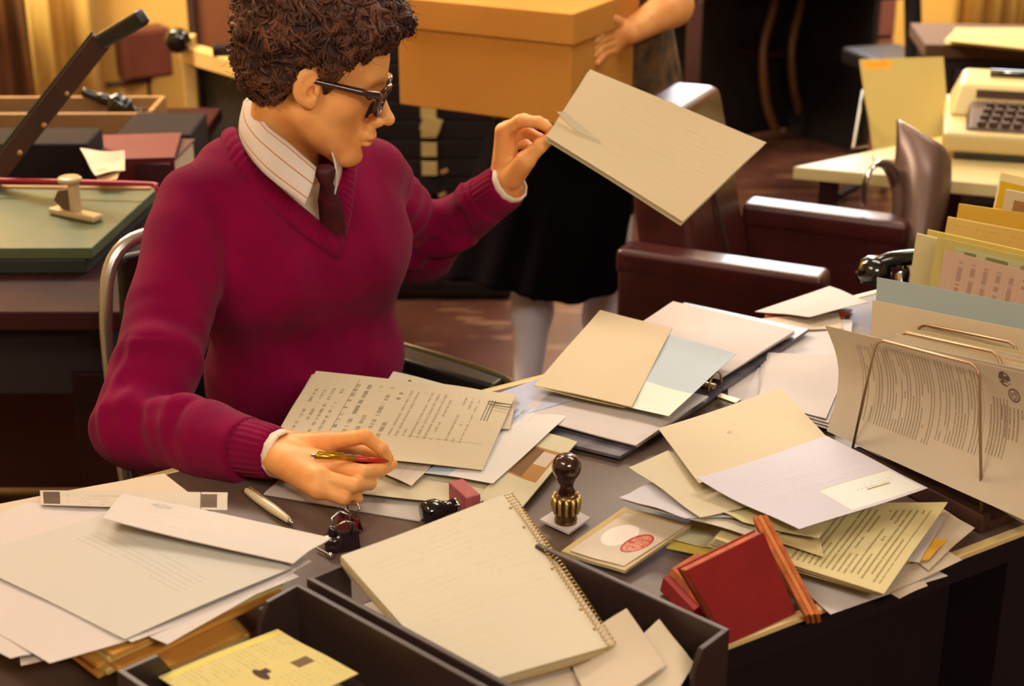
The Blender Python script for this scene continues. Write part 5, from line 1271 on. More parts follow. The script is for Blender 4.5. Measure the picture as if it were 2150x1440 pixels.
# armrests: one where the photograph shows it, the other mirrored on the clerk's right
a0, a1 = PZ(790, 722, .668), PZ(1052, 800, .655)
def armrest(a0, a1):
    d = (a1 - a0).normalized(); sd = Vector((-d.y, d.x, 0)).normalized()
    MB().hexa([a0 - sd * .024 + Vector((0, 0, -.028)), a1 - sd * .022 + Vector((0, 0, -.030)), a1 + sd * .022 + Vector((0, 0, -.030)), a0 + sd * .024 + Vector((0, 0, -.028))], [a0 - sd * .026, a1 - sd * .022, a1 + sd * .022, a0 + sd * .026]).build('arm_pad', M_vinyl, ch, bevel=.008)
    MB().tube(smooth_path([a0 + sd * .027 + Vector((0, 0, -.006)), (a0 + a1) / 2 + sd * .027 + Vector((0, 0, -.004)), a1 + sd * .015 + Vector((0, 0, -.004)), a1 + d * .018 + Vector((0, 0, -.02)), a1 + d * .02 - Vector((0, 0, .10)), a1 - d * .05 - Vector((0, 0, .26))], 4), .009, 8, flat=(1, .6)).build('arm_frame', mat('khaki_metal', (120, 104, 70), .4, metal=.4), ch, smooth=True)
armrest(a0, a1)
ar = hb - VL * .27 + VF * -.10 + Vector((0, 0, .655)); armrest(ar, ar + VF * .25)

# ================================================================== LEFT BACKGROUND: CUTTER TABLE
M_tab = mat('dark_table_wood', (58, 24, 20), .7, spec=.15, rgb2=(40, 18, 16), vscale=6)
tb = thing('side_table', 'dark wooden table carrying the paper cutter at the left', 'table', (-1.2, 2.8, 0))
MB().prism([(-2.0, 2.34), (-.62, 2.34), (-.585, 3.30), (-2.0, 3.30)], .735, .768).build('tabletop', M_tab, tb, bevel=.004)
MB().prism([(-1.95, 2.40), (-.66, 2.40), (-.63, 3.24), (-1.95, 3.24)], .60, .735).build('apron', mat('dark_apron', (36, 20, 20), .85), tb)
for x, y in ((-.70, 2.42), (-.67, 3.2), (-1.93, 2.42), (-1.93, 3.2)): MB().box((x, y, .32), (.06, .06, .64)).build('leg', M_tab, tb, bevel=.004)
MB().prism([(-1.93, 3.20), (-.70, 3.20), (-.70, 3.215), (-1.93, 3.215)], .34, .60).build('back_panel', MATS['dark_apron'], tb)  # panel added to keep the floor under the table dark
MB().prism([(-1.93, 3.20), (-.70, 3.20), (-.70, 3.215), (-1.93, 3.215)], .01, .335).build('dim_floor_panel', mat('dim_floor_brown', (84, 40, 34), .8), tb)  # added panel, its brown stands in for the dim floor behind it
ct = thing('paper_cutter', 'guillotine paper cutter with green board, raised blade arm and red guard rail', 'cutter', (-1.0, 2.7, .768))
zc2 = .815
fr, nr = PZ(332, 393, zc2), PZ(192, 520, zc2); fl = Vector((-1.45, fr.y + .03, zc2)); nl = Vector((-1.45, nr.y - .01, zc2))
def slabv(top, th, nm, m, parent, bev=.002):
    bot = [p - Vector((0, 0, th)) for p in top]
    if ((top[1] - top[0]).cross(top[3] - top[0])).z < 0: top = top[::-1]; bot = bot[::-1]
    return MB().hexa(bot, top).build(nm, m, parent, bevel=bev)
M_grn = mat('green_board', (84, 92, 62), .5, var=.08, vscale=10)
M_grnd = mat('dark_green_metal', (40, 44, 36), .5)
slabv([nl, nr, fr, fl], .020, 'board', M_grn, ct); slabv([p - Vector((0, 0, .021)) + Vector((-.012, .0, 0)) for p in (nl, nr, fr, fl)], .025, 'base', M_grnd, ct)
slabv([fl + Vector((0, -.02, .004)), fr + Vector((-.01, -.02, .004)), fr + Vector((-.01, -.006, .004)), fl + Vector((0, -.006, .004))], .006, 'ruler', mat('ruler_wood', (150, 104, 60), .6), ct)
M_rail = mat('red_rail', (170, 16, 48), .35)
MB().tube(smooth_path([PZ(-40, 377, .845), PZ(150, 381, .845), PZ(312, 386, .845), PZ(326, 392, .842), PZ(333, 412, .825), PZ(334, 432, .815)], 5), .0042, 8).build('guard_rail', M_rail, ct, smooth=True)
M_arm = mat('cutter_arm_paint', (66, 36, 32), .5, rgb2=(56, 30, 28), vscale=10)
ap = [PY(-30, 395, 2.88), PY(110, 208, 2.84), PY(214, 84, 2.80)]
def bar(a, b, wd, th, nm, m, parent, up=(0, 1, 0), bev=.002):
    a, b = Vector(a), Vector(b); d = (b - a).normalized(); t = Vector(up); t = (t - d * t.dot(d)).normalized(); s = d.cross(t)
    return MB().box((a + b) / 2, ((b - a).length, wd, th), (d, s, t)).build(nm, m, parent, bevel=bev)
bar(ap[0], ap[2], .036, .016, 'blade_arm', M_arm, ct)
bd2 = (ap[2] - ap[0]).normalized(); sdv = bd2.cross(Vector((0, 1, 0))).normalized(); sdv = sdv if sdv.x < 0 else -sdv
bar(ap[0] + sdv * .020, ap[2] + sdv * .018, .010, .003, 'blade', M_grnd, ct)
bar(ap[2] - bd2 * .004, PY(302, 34, 2.74), .030, .024, 'handle', mat('dark_handle', (36, 30, 28), .4), ct, bev=.008)
for px, py in ((42, 320), (93, 262), (142, 196), (185, 120)): MB().lathe(PY(px, py, 2.82), [(.0045, 0), (.0045, .004), (.002, .005)], 10, axis=(0, -1, 0)).build('rivet', mat('brass_rivet', (190, 130, 80), .4, metal=.5), ct)
# stapler on the board
spx, spy = PZ(112, 447, zc2), PZ(208, 467, zc2); sd_ = (spy - spx); sd_.z = 0; sl = sd_.length; sd_.normalize(); sn = Vector((-sd_.y, sd_.x, 0))
stp = thing('stapler', 'small upright plier stapler with ivory base standing on the green cutter board', 'stapler', tuple(spx))
M_iv = mat('ivory_metal', (190, 160, 120), .3, coat=.3); M_gy = mat('grey_metal', (110, 84, 70), .35, metal=.5)
MB().box(spx + sd_ * (sl / 2) + Vector((0, 0, .007)), (sl, .026, .012), (sd_, sn, ZX)).build('base', M_iv, stp, bevel=.004)
MB().add([spx + sd_ * a + sn * s + Vector((0, 0, z)) for s in (-.008, .008) for a, z in ((.012, .028), (.025, .048), (.055, .055), (.062, .014), (.03, .014))], [(0, 1, 2, 3, 4), (9, 8, 7, 6, 5)] + [(i, 5 + i, 5 + (i + 1) % 5, (i + 1) % 5) for i in range(5)]).build('body', M_gy, stp, bevel=.002)
MB().box(spx + sd_ * .058 + Vector((0, 0, .038)), (.014, .018, .052), (sd_, sn, ZX)).build('post', M_iv, stp, bevel=.003)
MB().lathe(spx + sd_ * .050 + Vector((0, 0, .062)), [(.010, 0), (.020, .004), (.022, .010), (.018, .013)], 18).build('push_cap', M_iv, stp, smooth=True)
# second table behind with clutter
tb2 = thing('side_table', 'dark table behind the cutter carrying the long grey tray', 'table', (-1.4, 3.8, 0))
MB().prism([(-2.4, 3.45), (-.78, 3.45), (-.78, 4.15), (-2.4, 4.15)], .63, .665).build('tabletop', M_tab, tb2, bevel=.004)
for x, y in ((-.84, 3.5), (-.84, 4.1), (-2.34, 3.5), (-2.34, 4.1)): MB().box((x, y, .315), (.05, .05, .63)).build('leg', M_tab, tb2)
M_gt = mat('grey_beige_metal', (150, 112, 70), .5, rgb2=(140, 104, 66), vscale=6)
gt = thing('long_metal_tray', 'long shallow grey-brown metal tray behind the blade arm', 'tray', (-1.3, 3.7, .667))
xr = PY(321, 262, 3.62).x; zf = PY(200, 238, 3.62).z; zb_ = PY(200, 203, 3.77).z
MB().prism([(-2.2, 3.60), (xr, 3.62), (xr, 3.632), (-2.2, 3.612)], .667, zf).build('front_wall', M_gt, gt, bevel=.002)
MB().prism([(-2.2, 3.75), (xr + .0, 3.77), (xr + .0, 3.782), (-2.2, 3.762)], .667, zb_).build('back_wall', M_gt, gt, bevel=.002)
MB().prism([(xr - .012, 3.63), (xr, 3.63), (xr, 3.775), (xr - .012, 3.775)], .667, zb_).build('end_wall', M_gt, gt, bevel=.002)
MB().prism([(-2.2, 3.61), (xr, 3.63), (xr, 3.77), (-2.2, 3.77)], .667, .672).build('tray_floor', M_gt, gt)
hs = thing('tape_dispenser', 'black curved tape dispenser lying across the long metal tray', 'dispenser', tuple(PY(250, 230, 3.72)))
MB().tube(smooth_path([PY(172, 192, 3.69), PY(205, 205, 3.69), PY(232, 212, 3.69), PY(255, 226, 3.69), PY(298, 240, 3.69)], 5), [.012] * 6 + [.016] * 5 + [.032] * 4 + [.03] * 3 + [.012] * 3, 10, flat=(1, .7)).build('body', M_blackp, hs, smooth=True)
MB().box(PY(295, 232, 3.72), (.03, .02, .012)).build('cutting_edge', M_chrome, hs)
bx2 = MB().box((PY(60, 242, 3.70).x - .1, 3.70, .715), (.62, .07, .085)).build('dark_card_box', M_case, bevel=.003); tag(bx2, 'long dark box inside the grey tray behind the blade arm', 'box')
M_maroon = mat('maroon_cover', (96, 12, 26), .6, var=.1)
def book(label, c, dims, yaw, m, parent=None):
    X, Y, Z = yaw_axes(yaw); t = thing('ledger_book', label, 'book', (c[0], c[1], c[2] - dims[2] / 2))
    c = Vector(c)
    MB().box(c + Z * (dims[2] / 2 - .002), (dims[0], dims[1], .004), (X, Y, Z)).build('front_cover', m, t, bevel=.001)
    MB().box(c - Z * (dims[2] / 2 - .002), (dims[0], dims[1], .004), (X, Y, Z)).build('back_cover', m, t, bevel=.001)
    MB().box(c + X * .003, (dims[0] - .012, dims[1] - .010, dims[2] - .009), (X, Y, Z)).build('page_block', PC, t)
    MB().box(c - X * (dims[0] / 2 - .002), (.004, dims[1], dims[2]), (X, Y, Z)).build('spine', m, t, bevel=.001)
    return t
book('maroon ledger on the table behind the cutter, right of the blade arm', (PY(205, 300, 3.12).x, 3.12, .80), (.20, .32, .06), 97, M_maroon)
book('dark red ledger beside the clerk\'s shoulder at the left', (PY(290, 318, 3.14).x + .03, 3.13, .795), (.20, .13, .05), 86, mat('dark_red_cover', (62, 12, 20), .6))
bk3 = MB().box((PY(85, 330, 3.05).x, 3.06, .82), (.22, .13, .10)).build('black_case', M_case, bevel=.006); tag(bk3, 'black case on the table between the blade arm and the maroon ledger', 'case')
loose('crumpled cream sheet draped by the maroon ledger', [(168, 312, .862), (262, 318, .866), (262, 356, .850), (200, 368, .848)], PC, sag=.012, wave=.003)
loose('folded slip below the crumpled sheet, behind the stapler', [(200, 358, .846), (258, 352, .846), (245, 376, .840), (205, 378, .838)], paper_mat((220, 180, 130)), wave=.002)
blk = MB().box((PY(362, 285, 3.45).x, 3.36, .72), (.16, .2, .20)).build('black_case', M_case, bevel=.006); tag(blk, 'black case standing behind the clerk\'s shoulder, right of the long tray', 'case')
# support for that case and the white frame
sb = thing('low_cabinet', 'low dark cabinet between the cutter table and the white frame', 'cabinet', (-.66, 3.46, 0))
xb = PY(362, 285, 3.45).x
MB().box((xb + .03, 3.375, .31), (.30, .13, .62)).build('carcass', MATS['dark_apron'], sb, bevel=.004)
MB().box((xb + .03, 3.305, .31), (.27, .012, .56)).build('door', M_tab, sb, bevel=.002)
# white framed table, with dark panel
wt = thing('white_frame_table', 'cream metal frame table with dark panel behind the clerk\'s head', 'table', tuple(PY(400, 330, 4.3) * 1.0))
wt.location.z = 0
M_cr = mat('cream_enamel', (206, 168, 100), .5, var=.05)
zt2 = PY(400, 112, 4.3).z; ra_ = PY(398, 112, 4.3); rb_ = Vector((PY(500, 138, 4.12).x, 4.12, zt2)); rdd = (rb_ - ra_).normalized(); re_ = ra_ + rdd * .62
MB().box((ra_.x, ra_.y, (zt2 + .05) / 2), (.036, .05, zt2 + .05)).build('leg', M_cr, wt, bevel=.003); MB().box((re_.x, re_.y, zt2 / 2), (.036, .05, zt2)).build('leg', M_cr, wt, bevel=.003)
bar(ra_, re_, .05, .045, 'top_rail', M_cr, wt, up=(0, 0, 1)); n_ = Vector((-rdd.y, rdd.x, 0))
bar(ra_ + n_ * .03 - Vector((0, 0, zt2 / 2)), re_ + n_ * .03 - Vector((0, 0, zt2 / 2)), .02, zt2 - .06, 'dark_panel', mat('black_panel', (20, 15, 17), .7), wt, up=(0, 0, 1))
MB().lathe(PY(376, 82, 4.27), [(.030, 0), (.034, .01), (.034, .03), (.026, .04)], 20, axis=(0, -1, 0)).build('knob', M_blackp, wt, smooth=True)
o = MB().box((PY(475, 105, 4.17).x, 4.17, zt2 + .035), (.07, .04, .03)).build('black_case', M_case, bevel=.008); tag(o, 'small black object on the cream table edge behind the clerk\'s hair', 'case')
# brown cabinet behind that
bc = thing('brown_cabinet', 'plain brown metal cabinet behind the clerk\'s hair', 'cabinet', (-.9, 5.2, 0))
x0, x1 = PY(396, 60, 5.0).x, PY(850, 60, 5.0).x
M_brc = mat('brown_cabinet_paint', (112, 62, 34), .5, var=.06)
MB().box(((x0 + x1) / 2, 5.22, .65), (x1 - x0, .42, 1.3)).build('carcass', M_brc, bc, bevel=.004)
MB().box((x0 + .012, 5.0, .66), (.022, .02, 1.28)).build('edge_post', mat('dark_edge', (58, 34, 30), .5), bc)
for k in range(2): MB().box((x0 + .30 + .52 * k, 5.0, .68), (.48, .015, 1.16)).build('door', M_brc, bc, bevel=.003)
# wall box with pipe
wc0 = wp + UX * wall_u(290) + VX * .04; wz = PY(290, 110, (wp + UX * wall_u(290)).y - .06).z
eb = thing('wall_switch_box', 'maroon electrical box with a pipe on the yellow wall at upper left', 'box', (wc0.x, wc0.y, wz - .08))
M_eb = mat('maroon_metal', (92, 42, 28), .5, var=.1)
MB().box((wc0 + VX * .02) + Vector((0, 0, wz)), (.17, .10, .17), (UX, VX, ZX)).build('housing', M_eb, eb, bevel=.006)
MB().box((wc0 + VX * .072) + Vector((0, 0, wz)), (.15, .008, .15), (UX, VX, ZX)).build('door', M_eb, eb, bevel=.003)
MB().tube([wc0 - UX * .16 + VX * .02 + Vector((0, 0, wz - .10)), wc0 + UX * .02 + VX * .02 + Vector((0, 0, wz - .10))], .010, 8).build('pipe', MATS['dark_edge'], eb)
MB().tube([wc0 + VX * .02 + UX * .01 + Vector((0, 0, wz - .09)), wc0 + VX * .02 + UX * .01 + Vector((0, 0, .1))], .007, 8).build('conduit', M_eb, eb)

# ================================================================== CENTRE BACKGROUND
M_bm = mat('black_cabinet_paint', (26, 18, 20), .4, var=.15)
cc_ = thing('card_cabinet', 'black card-file cabinet with small pale labels below the cardboard box', 'cabinet', (-.1, 4.7, 0))
Yc = 4.45; xl, xr_ = PY(742, 300, Yc).x, PY(1075, 300, Yc).x
MB().box(((xl + xr_) / 2, Yc + .26, .62), (xr_ - xl, .50, 1.22)).build('carcass', M_bm, cc_, bevel=.004)
lw = PY(916, 300, Yc).x - PY(884, 300, Yc).x; lx = PY(901, 300, Yc).x
zrow = [PY(900, y, Yc).z for y in (352, 314, 262)]
pitch = (zrow[0] - PY(900, 391, Yc).z)
cw = (xr_ - xl) / 2
for col in range(2):
    cx = xl + cw * (col + .5)
    for r in range(17):
        z = zrow[0] + pitch * 1.0 * (r - 8)
        if z < .06 or z > 1.2: continue
        d = MB().box((cx, Yc + .002, z), (cw - .012, .016, abs(pitch) - .006)).build('drawer', M_bm, cc_, bevel=.001)
        l = MB().box((lx if col == 0 else lx + cw, Yc - .008, z), (lw, .004, abs(pitch) * .72)).build('label_card' if col == 0 and r in (8, 9, 10) else 'label_holder', paper_mat((206, 176, 110)) if (col == 0 and 8 <= r <= 11) else M_bm, d)
o = MB().box((PY(905, 262, 4.40).x, 4.40, PY(905, 262, 4.40).z), (.055, .004, .045), (Vector((.94, 0, -.34)), Vector((0, 1, 0)), Vector((.34, 0, .94)))).build('label_tag', paper_mat((206, 176, 110)), cc_)
for px, py in ((934, 361), (930, 410), (830, 330)): MB().tube([PY(px - 7, py + 3, 4.42), PY(px + 7, py - 3, 4.42)], .008, 8).build('drawer_pull', mat('dull_brass', (120, 84, 50), .4, metal=.6), cc_)

# ---- leather armchair
M_lea = mat('maroon_leather', (70, 22, 20), .38, rgb2=(58, 16, 16), vscale=14, bump=.12, bscale=160, coat=.2)
ac = thing('leather_armchair', 'maroon leather armchair with flat padded arms behind the desk', 'armchair', tuple(PZ(1550, 560, 0)) if False else (.5, 3.0, 0))
zA = .66
n0, n1 = PZ(1300, 512, zA), PZ(1742, 566, zA); f0, f1 = PZ(1570, 412, zA), PZ(1912, 462, zA)
dA = ((n1 - n0).normalized() + (f1 - f0).normalized()).normalized(); sA = Vector((-dA.y, dA.x, 0)); ax3 = (dA, sA, ZX)
for a, b in ((n0, n1), (f0, f1)):
    c = (a + b) / 2; Ln = (b - a).length
    MB().box(Vector((c.x, c.y, zA - .030)), (Ln, .075, .055), ax3).build('arm_pad', M_lea, ac, bevel=.014)
    MB().box(Vector((c.x, c.y, .375)), (Ln - .006, .068, .55), ax3).build('arm_panel', M_lea, ac, bevel=.016)
bc_ = (n0 + f0) / 2 + dA * .05
wA = abs((f0 - n0).dot(sA))
MB().hexa([bc_ + dA * a + sA * s + Vector((0, 0, .32 - zA)) for a, s in ((-.05, -wA / 2 + .045), (.10, -wA / 2 + .045), (.10, wA / 2 - .045), (-.05, wA / 2 - .045))],
          [bc_ + dA * a + sA * s + Vector((0, 0, .915 - zA)) for a, s in ((-.15, -wA / 2 + .07), (-.04, -wA / 2 + .07), (-.04, wA / 2 - .05), (-.15, wA / 2 - .05))]).build('backrest', M_lea, ac, bevel=.022)
MB().tube([bc_ + dA * .106 + sA * .0 + Vector((0, 0, .40 - zA)), bc_ - dA * .036 + Vector((0, 0, .87 - zA))], .003, 6).build('back_seam', mat('seam', (36, 12, 12), .6), ac)
sc_ = (n0 + n1 + f0 + f1) / 4
MB().box(Vector((sc_.x, sc_.y, .36)) + dA * .02, (.46, wA - .07, .15), ax3).build('seat_cushion', M_lea, ac, bevel=.04)
MB().box(Vector((sc_.x, sc_.y, .22)), (.50, wA + .05, .14), ax3).build('seat_base', M_lea, ac, bevel=.01)
for a in (-.21, .21):
    for s in (-1, 1): MB().tube([Vector((sc_.x, sc_.y, .16)) + dA * a + sA * (s * wA * .47), Vector((sc_.x, sc_.y, 0)) + dA * a * 1.05 + sA * (s * wA * .48)], [.022, .015], 10).build('leg', M_wood, ac)

# ================================================================== RIGHT BACKGROUND
# typing table with copy holder and typewriter
M_off = mat('ivory_laminate', (222, 200, 140), .45, var=.04)
tt = thing('typing_table', 'ivory typing table with the copy holder and the electric typewriter', 'table', tuple(PZ(1665, 352, .68)))
tt.location.z = 0
A_ = PZ(1665, 350, .68); a_ = math.radians(-19); TXa = Vector((math.cos(a_), math.sin(a_), 0)); TYa = Vector((-TXa.y, TXa.x, 0)); skew = (TYa * .8 + TXa * .6).normalized()
q = [A_, A_ + TXa * 1.0, A_ + TXa * 1.0 + skew * .62, A_ + skew * .50]
MB().prism([(p.x, p.y) for p in q], .650, .68).build('tabletop', M_off, tt, bevel=.003)
for p in (A_ + TXa * .05 + skew * .05, A_ + TXa * .95 + skew * .05, A_ + TXa * .95 + skew * .5, A_ + TXa * .08 + skew * .44): MB().box((p.x, p.y, .325), (.04, .04, .65), (TXa, TYa, ZX)).build('leg', M_tab, tt)
chd = thing('copy_holder', 'pale copy holder board with an orange label standing on the typing table', 'stand', tuple(PZ(1850, 325, .68)))
CHm = paper_mat((196, 170, 92), [('rect', .04, .36, .02, .105, (222, 130, 20)), ('text', .04, .36, .02, .105, 40, 'u', (240, 190, 60), .5, .8), ('rect', .10, .52, .80, .86, (170, 146, 80))])
sheet('board', None, None, [(1806, 124, 3.98), (1981, 119, 4.02), (1995, 300, 3.80), (1838, 335, 3.74)], CHm, parent=chd, thick=.008, wave=0, mode='y', n=3)
sheet('ledge', None, None, [(1832, 322, .690), (1872, 320, .690), (1880, 334, .690), (1838, 338, .690)], M_off, parent=chd, thick=.008, wave=0, n=2)
MB().tube([PY(1812, 190, 3.96), PZ(1791, 312, .683), PZ(1822, 306, .683)], .004, 6).build('rear_leg', M_steel, chd); MB().tube([PY(1975, 190, 4.03), PZ(1985, 300, .683)], .004, 6).build('rear_leg', M_steel, chd)
# typewriter
tw = thing('typewriter', 'ivory electric typewriter with brown keyboard at the right edge', 'typewriter', tuple(PZ(2090, 330, .68)))
T0 = PZ(1976, 318, .70); tyx = math.radians(-15); WX = Vector((math.cos(tyx), math.sin(tyx), 0)); WY = Vector((-WX.y, WX.x, 0))
M_tw = mat('typewriter_shell', (206, 184, 122), .45); M_key = mat('brown_keys', (74, 48, 36), .5)
wp3 = lambda a, b, z: Vector((T0.x, T0.y, 0)) + WX * a + WY * b + Vector((0, 0, z))
MB().hexa([wp3(0, 0, .70), wp3(.5, 0, .70), wp3(.5, .42, .70), wp3(0.0, .42, .70)], [wp3(0, .0, .745), wp3(.5, .0, .745), wp3(.5, .42, .745), wp3(0.0, .42, .745)]).build('chassis', M_tw, tw, bevel=.01)
MB().hexa([wp3(.01, .17, .745), wp3(.49, .17, .745), wp3(.49, .41, .745), wp3(.01, .41, .745)], [wp3(.03, .22, .815), wp3(.47, .22, .815), wp3(.46, .37, .825), wp3(.04, .37, .825)]).build('hood', M_tw, tw, bevel=.012)
MB().hexa([wp3(.05, .035, .745), wp3(.45, .035, .745), wp3(.45, .17, .745), wp3(.05, .17, .745)], [wp3(.06, .04, .752), wp3(.44, .04, .752), wp3(.44, .175, .785), wp3(.06, .175, .785)]).build('key_well', mat('key_well_brown', (92, 66, 52), .5), tw, bevel=.003)
for r in range(4):
    for k in range(12): MB().box(wp3(.085 + .027 * k + .006 * r, .055 + .029 * r, .760 + .0085 * r), (.020, .020, .012), (WX, WY, ZX)).build('key', M_key, tw, bevel=.003)
MB().box(wp3(.25, .187, .800), (.36, .006, .02), (WX, WY, ZX)).build('name_plate', MATS['key_well_brown'], tw)
MB().tube([wp3(.10, .30, .828), wp3(.42, .30, .828)], .010, 14).build('platen', M_blackp, tw, smooth=True)
MB().box(wp3(.25, .20, .69), (.44, .36, .02), (WX, WY, ZX)).build('rubber_feet', M_blackp, tw)
# grey shell chair with chrome arm
gc = thing('grey_shell_chair', 'grey moulded chair with bent chrome arm between the armchair and the typing table', 'chair', tuple(PZ(1900, 560, 0)) if False else (.95, 3.25, 0))
M_gs = mat('grey_shell', (112, 84, 72), .38, metal=.25, var=.06)
gp = [[PY(1884, 254, 3.34), PY(1930, 282, 3.30), PY(1972, 308, 3.28), PY(1990, 335, 3.30)], [PY(1886, 320, 3.30), PY(1925, 345, 3.24), PY(1965, 365, 3.22), PY(1990, 385, 3.26)], [PY(1880, 400, 3.28), PY(1915, 420, 3.2), PY(1955, 440, 3.18), PY(1980, 440, 3.24)], [PY(1880, 500, 3.24), PY(1905, 520, 3.16), PY(1935, 520, 3.14), PY(1955, 520, 3.20)]]
vs = [p for r in gp for p in smooth_path(r, 4)]; n = len(smooth_path(gp[0], 4))
rows = []; cols = [[smooth_path(r, 4)[i] for r in gp] for i in range(n)]; cols = [smooth_path(c, 4) for c in cols]; m_ = len(cols[0])
vs = [cols[i][j] for j in range(m_) for i in range(n)]
o = mesh_obj('shell', vs, [(j * n + i, j * n + i + 1, (j + 1) * n + i + 1, (j + 1) * n + i) for j in range(m_ - 1) for i in range(n - 1)], M_gs, gc, smooth=True); md = o.modifiers.new('t', 'SOLIDIFY'); md.thickness = .008
MB().tube(smooth_path(gp[0] + [gp[1][3], gp[2][3], gp[3][3]], 5), .0055, 8).build('rim', M_chrome, gc, smooth=True)
MB().tube(smooth_path([PY(1812, 430, 3.22), PY(1818, 375, 3.22), PY(1840, 345, 3.24), PY(1866, 350, 3.26), PY(1884, 395, 3.28), PY(1896, 450, 3.28)], 6), .010, 10, flat=(.6, 1.5)).build('arm_loop', M_chrome, gc, smooth=True)
MB().box((.98, 3.38, .44), (.36, .34, .035)).build('seat', M_gs, gc, bevel=.015)
for x, y in ((-.16, -.16), (.16, -.16), (.16, .16), (-.16, .16)): MB().tube([(.98 + x, 3.38 + y, .43), (.98 + x * 1.1, 3.38 + y * 1.1, 0)], .010, 8).build('leg', M_chrome, gc)
# dark desk behind the typewriter
dk = thing('dark_desk', 'dark desk with a stack of papers behind the typewriter', 'desk', (1.9, 4.9, 0))
D0 = PZ(1962, 100, .75); MB().box(D0 + UX * .0 + Vector((.55, .16, -.02)), (1.1, .34, .04), yaw_axes(-6)).build('desktop', mat('dark_desktop', (92, 62, 34), .8), dk, bevel=.003)
MB().box(D0 + Vector((.56, .18, -.40)), (1.06, .28, .70), yaw_axes(-6)).build('drawer_block', mat('dark_purple_brown', (44, 26, 28), .5), dk, bevel=.004)
for k in range(3): MB().box(D0 + Vector((.30, .03, -.17 - .22 * k)), (.44, .012, .19), yaw_axes(-6)).build('drawer', MATS['dark_purple_brown'], dk, bevel=.003)
for k in range(7):
    z = .752 + .009 * k; j = lambda: random.uniform(-8, 8)
    sheet('paper_sheet', 'topmost sheet of the loose stack on the dark desk' if k == 6 else 'cream sheet in the stack on the dark desk at upper right', 'paper', [(2010 + j(), 58, z), (2300, 62, z), (2300, 118, z), (1988 + j(), 88 + j() * .5, z)], paper_mat((226, 198, 124)), thick=.003, wave=.002, group=None if k == 6 else 'stack of sheets on the dark desk')
# wooden chair with curved posts
M_ch = mat('bentwood', (128, 84, 42), .4, rgb2=(104, 64, 34), vscale=12)
wdn = thing('wooden_chair', 'dark wooden chair with curved pale rear legs in front of the black desk', 'chair', tuple(PZ(1600, 290, 0)))
P1 = [PZ(1636, 292, .0), PY(1612, 225, 6.26), PY(1602, 150, 6.20), PY(1604, 90, 6.22), PY(1622, 20, 6.28), PY(1640, -60, 6.34)]
P2 = [PZ(1697, 276, .0), PY(1672, 210, 6.42), PY(1662, 140, 6.36), PY(1664, 85, 6.38), PY(1680, 15, 6.44), PY(1696, -60, 6.5)]
for P in (P1, P2): MB().tube(smooth_path(P, 5), .019, 8, flat=(1, .8)).build('rear_leg', M_ch, wdn, smooth=True)
s0, s1 = PY(1604, 108, 6.24), PY(1662, 104, 6.40); fd = Vector((-.38, .32, 0))
MB().hexa([s0 - Vector((0, 0, .03)), s1 - Vector((0, 0, .03)), s1 + fd - Vector((0, 0, .03)), s0 + fd - Vector((0, 0, .03))], [s0, s1, s1 + fd, s0 + fd]).build('seat', M_tab, wdn, bevel=.008)
for p in (s0 + fd, s1 + fd): MB().tube([p - Vector((0, 0, .02)), Vector((p.x - .01, p.y + .02, 0))], [.018, .013], 8).build('front_leg', mat('reddish_wood', (74, 26, 26), .4), wdn)
MB().box((s0 + s1) / 2 + Vector((.03, .08, .34)), (.30, .02, .10), yaw_axes(45)).build('back_rail', M_ch, wdn, bevel=.006)
# black desk behind it
bdk = thing('black_desk', 'black desk with a brown corner post behind the wooden chair', 'desk', (.95, 6.0, 0))
b0 = PY(1452, 100, 5.6); M_bk = mat('black_desk_paint', (22, 16, 18), .5)
MB().prism([Vector((b0.x, 5.6, 0)), Vector((b0.x, 5.6, 0)) + UX * .95, Vector((b0.x, 5.6, 0)) + UX * .95 - VX * .5, Vector((b0.x, 5.6, 0)) - VX * .5], .70, .74).build('desktop', M_bk, bdk, bevel=.003)
q0 = Vector((b0.x, 5.6, 0)) - VX * .46
MB().prism([q0, q0 + UX * .95, q0 + UX * .95 - VX * .03, q0 - VX * .03], .02, .70).build('back_panel', M_bk, bdk)
MB().box((b0.x + .01, 5.63, .35), (.05, .04, .70)).build('corner_post', mat('brown_post', (74, 40, 32), .5), bdk, bevel=.003)
MB().box(Vector((b0.x, 5.6, .35)) + UX * .93 - VX * .25, (.03, .46, .70), (UX, VX, ZX)).build('end_panel', M_bk, bdk)
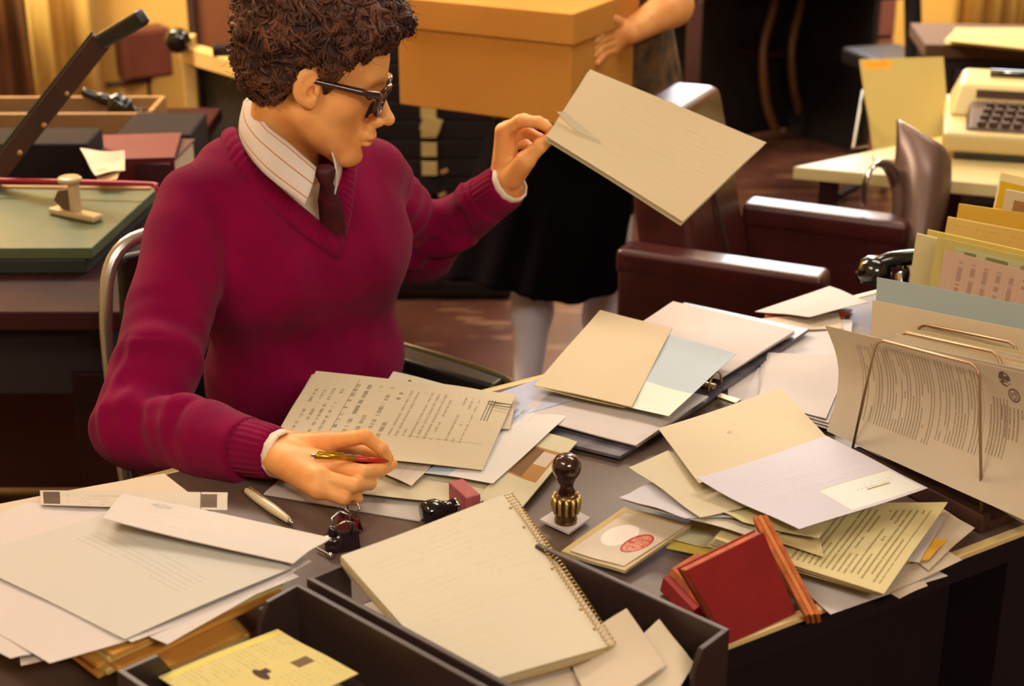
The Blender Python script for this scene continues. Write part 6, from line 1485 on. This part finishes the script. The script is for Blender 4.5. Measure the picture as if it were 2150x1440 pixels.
# brown filing cabinet
fc = thing('filing_cabinet', 'brown metal filing cabinet with two label plates in front of the yellow wall', 'cabinet', (1.5, 6.9, 0))
c0_, c1_ = PZ(1742, 258, 0), PZ(1832, 246, 0); cd2 = (c1_ - c0_); cd2 = cd2.normalized(); c1_ = c0_ + cd2 * .42; cn = Vector((-cd2.y, cd2.x, 0)); 
c0_ = PZ(1706, 262, 0)
M_fc = mat('filing_brown', (112, 66, 58), .45, var=.05)
fcx = (cd2, cn, ZX)
cen = c0_ + cd2 * .20 + cn * .22
MB().box(cen + Vector((0, 0, .66)), (.40, .44, 1.32), fcx).build('carcass', M_fc, fc, bevel=.005)
for k in range(4):
    d = MB().box(c0_ + cd2 * .20 - cn * .008 + Vector((0, 0, .19 + .315 * k)), (.37, .02, .295), fcx).build('drawer', M_fc, fc, bevel=.003)
    MB().box(c0_ + cd2 * .20 - cn * .020 + Vector((0, 0, .27 + .315 * k)), (.07, .008, .030), fcx).build('label_plate', mat('tarnished_plate', (150, 112, 70), .5), d)
    MB().box(c0_ + cd2 * .20 - cn * .026 + Vector((0, 0, .20 + .315 * k)), (.10, .02, .018), fcx).build('handle', M_gy, d, bevel=.003)
# black office chair at the upper right
uc = thing('black_side_chair', 'black chair with a single upright post before the yellow wall at upper right', 'chair', (PZ(1895, 128, 0).x, 5.5, 0))
cx_ = PY(1895, 128, 5.5).x
MB().box((cx_, 5.62, .48), (.24, .34, .06), yaw_axes(20)).build('seat', M_bk, uc, bevel=.015)
pb0, pb1 = PY(1918, 128, 5.42), PY(1916, -10, 5.42)
MB().tube([pb0, pb1], .030, 10, flat=(1, .6)).build('back_post', M_bk, uc)
MB().box(pb1 + Vector((0, 0, .08)), (.30, .03, .18), yaw_axes(20)).build('backrest', M_bk, uc, bevel=.01)
MB().tube([(cx_, 5.62, .46), (cx_, 5.62, .06)], .025, 10).build('column', M_bk, uc)
for k in range(5):
    a = k * 2 * math.pi / 5; MB().tube([(cx_, 5.62, .07), (cx_ + .24 * math.cos(a), 5.62 + .24 * math.sin(a), .02)], .016, 8).build('base_leg', M_bk, uc)
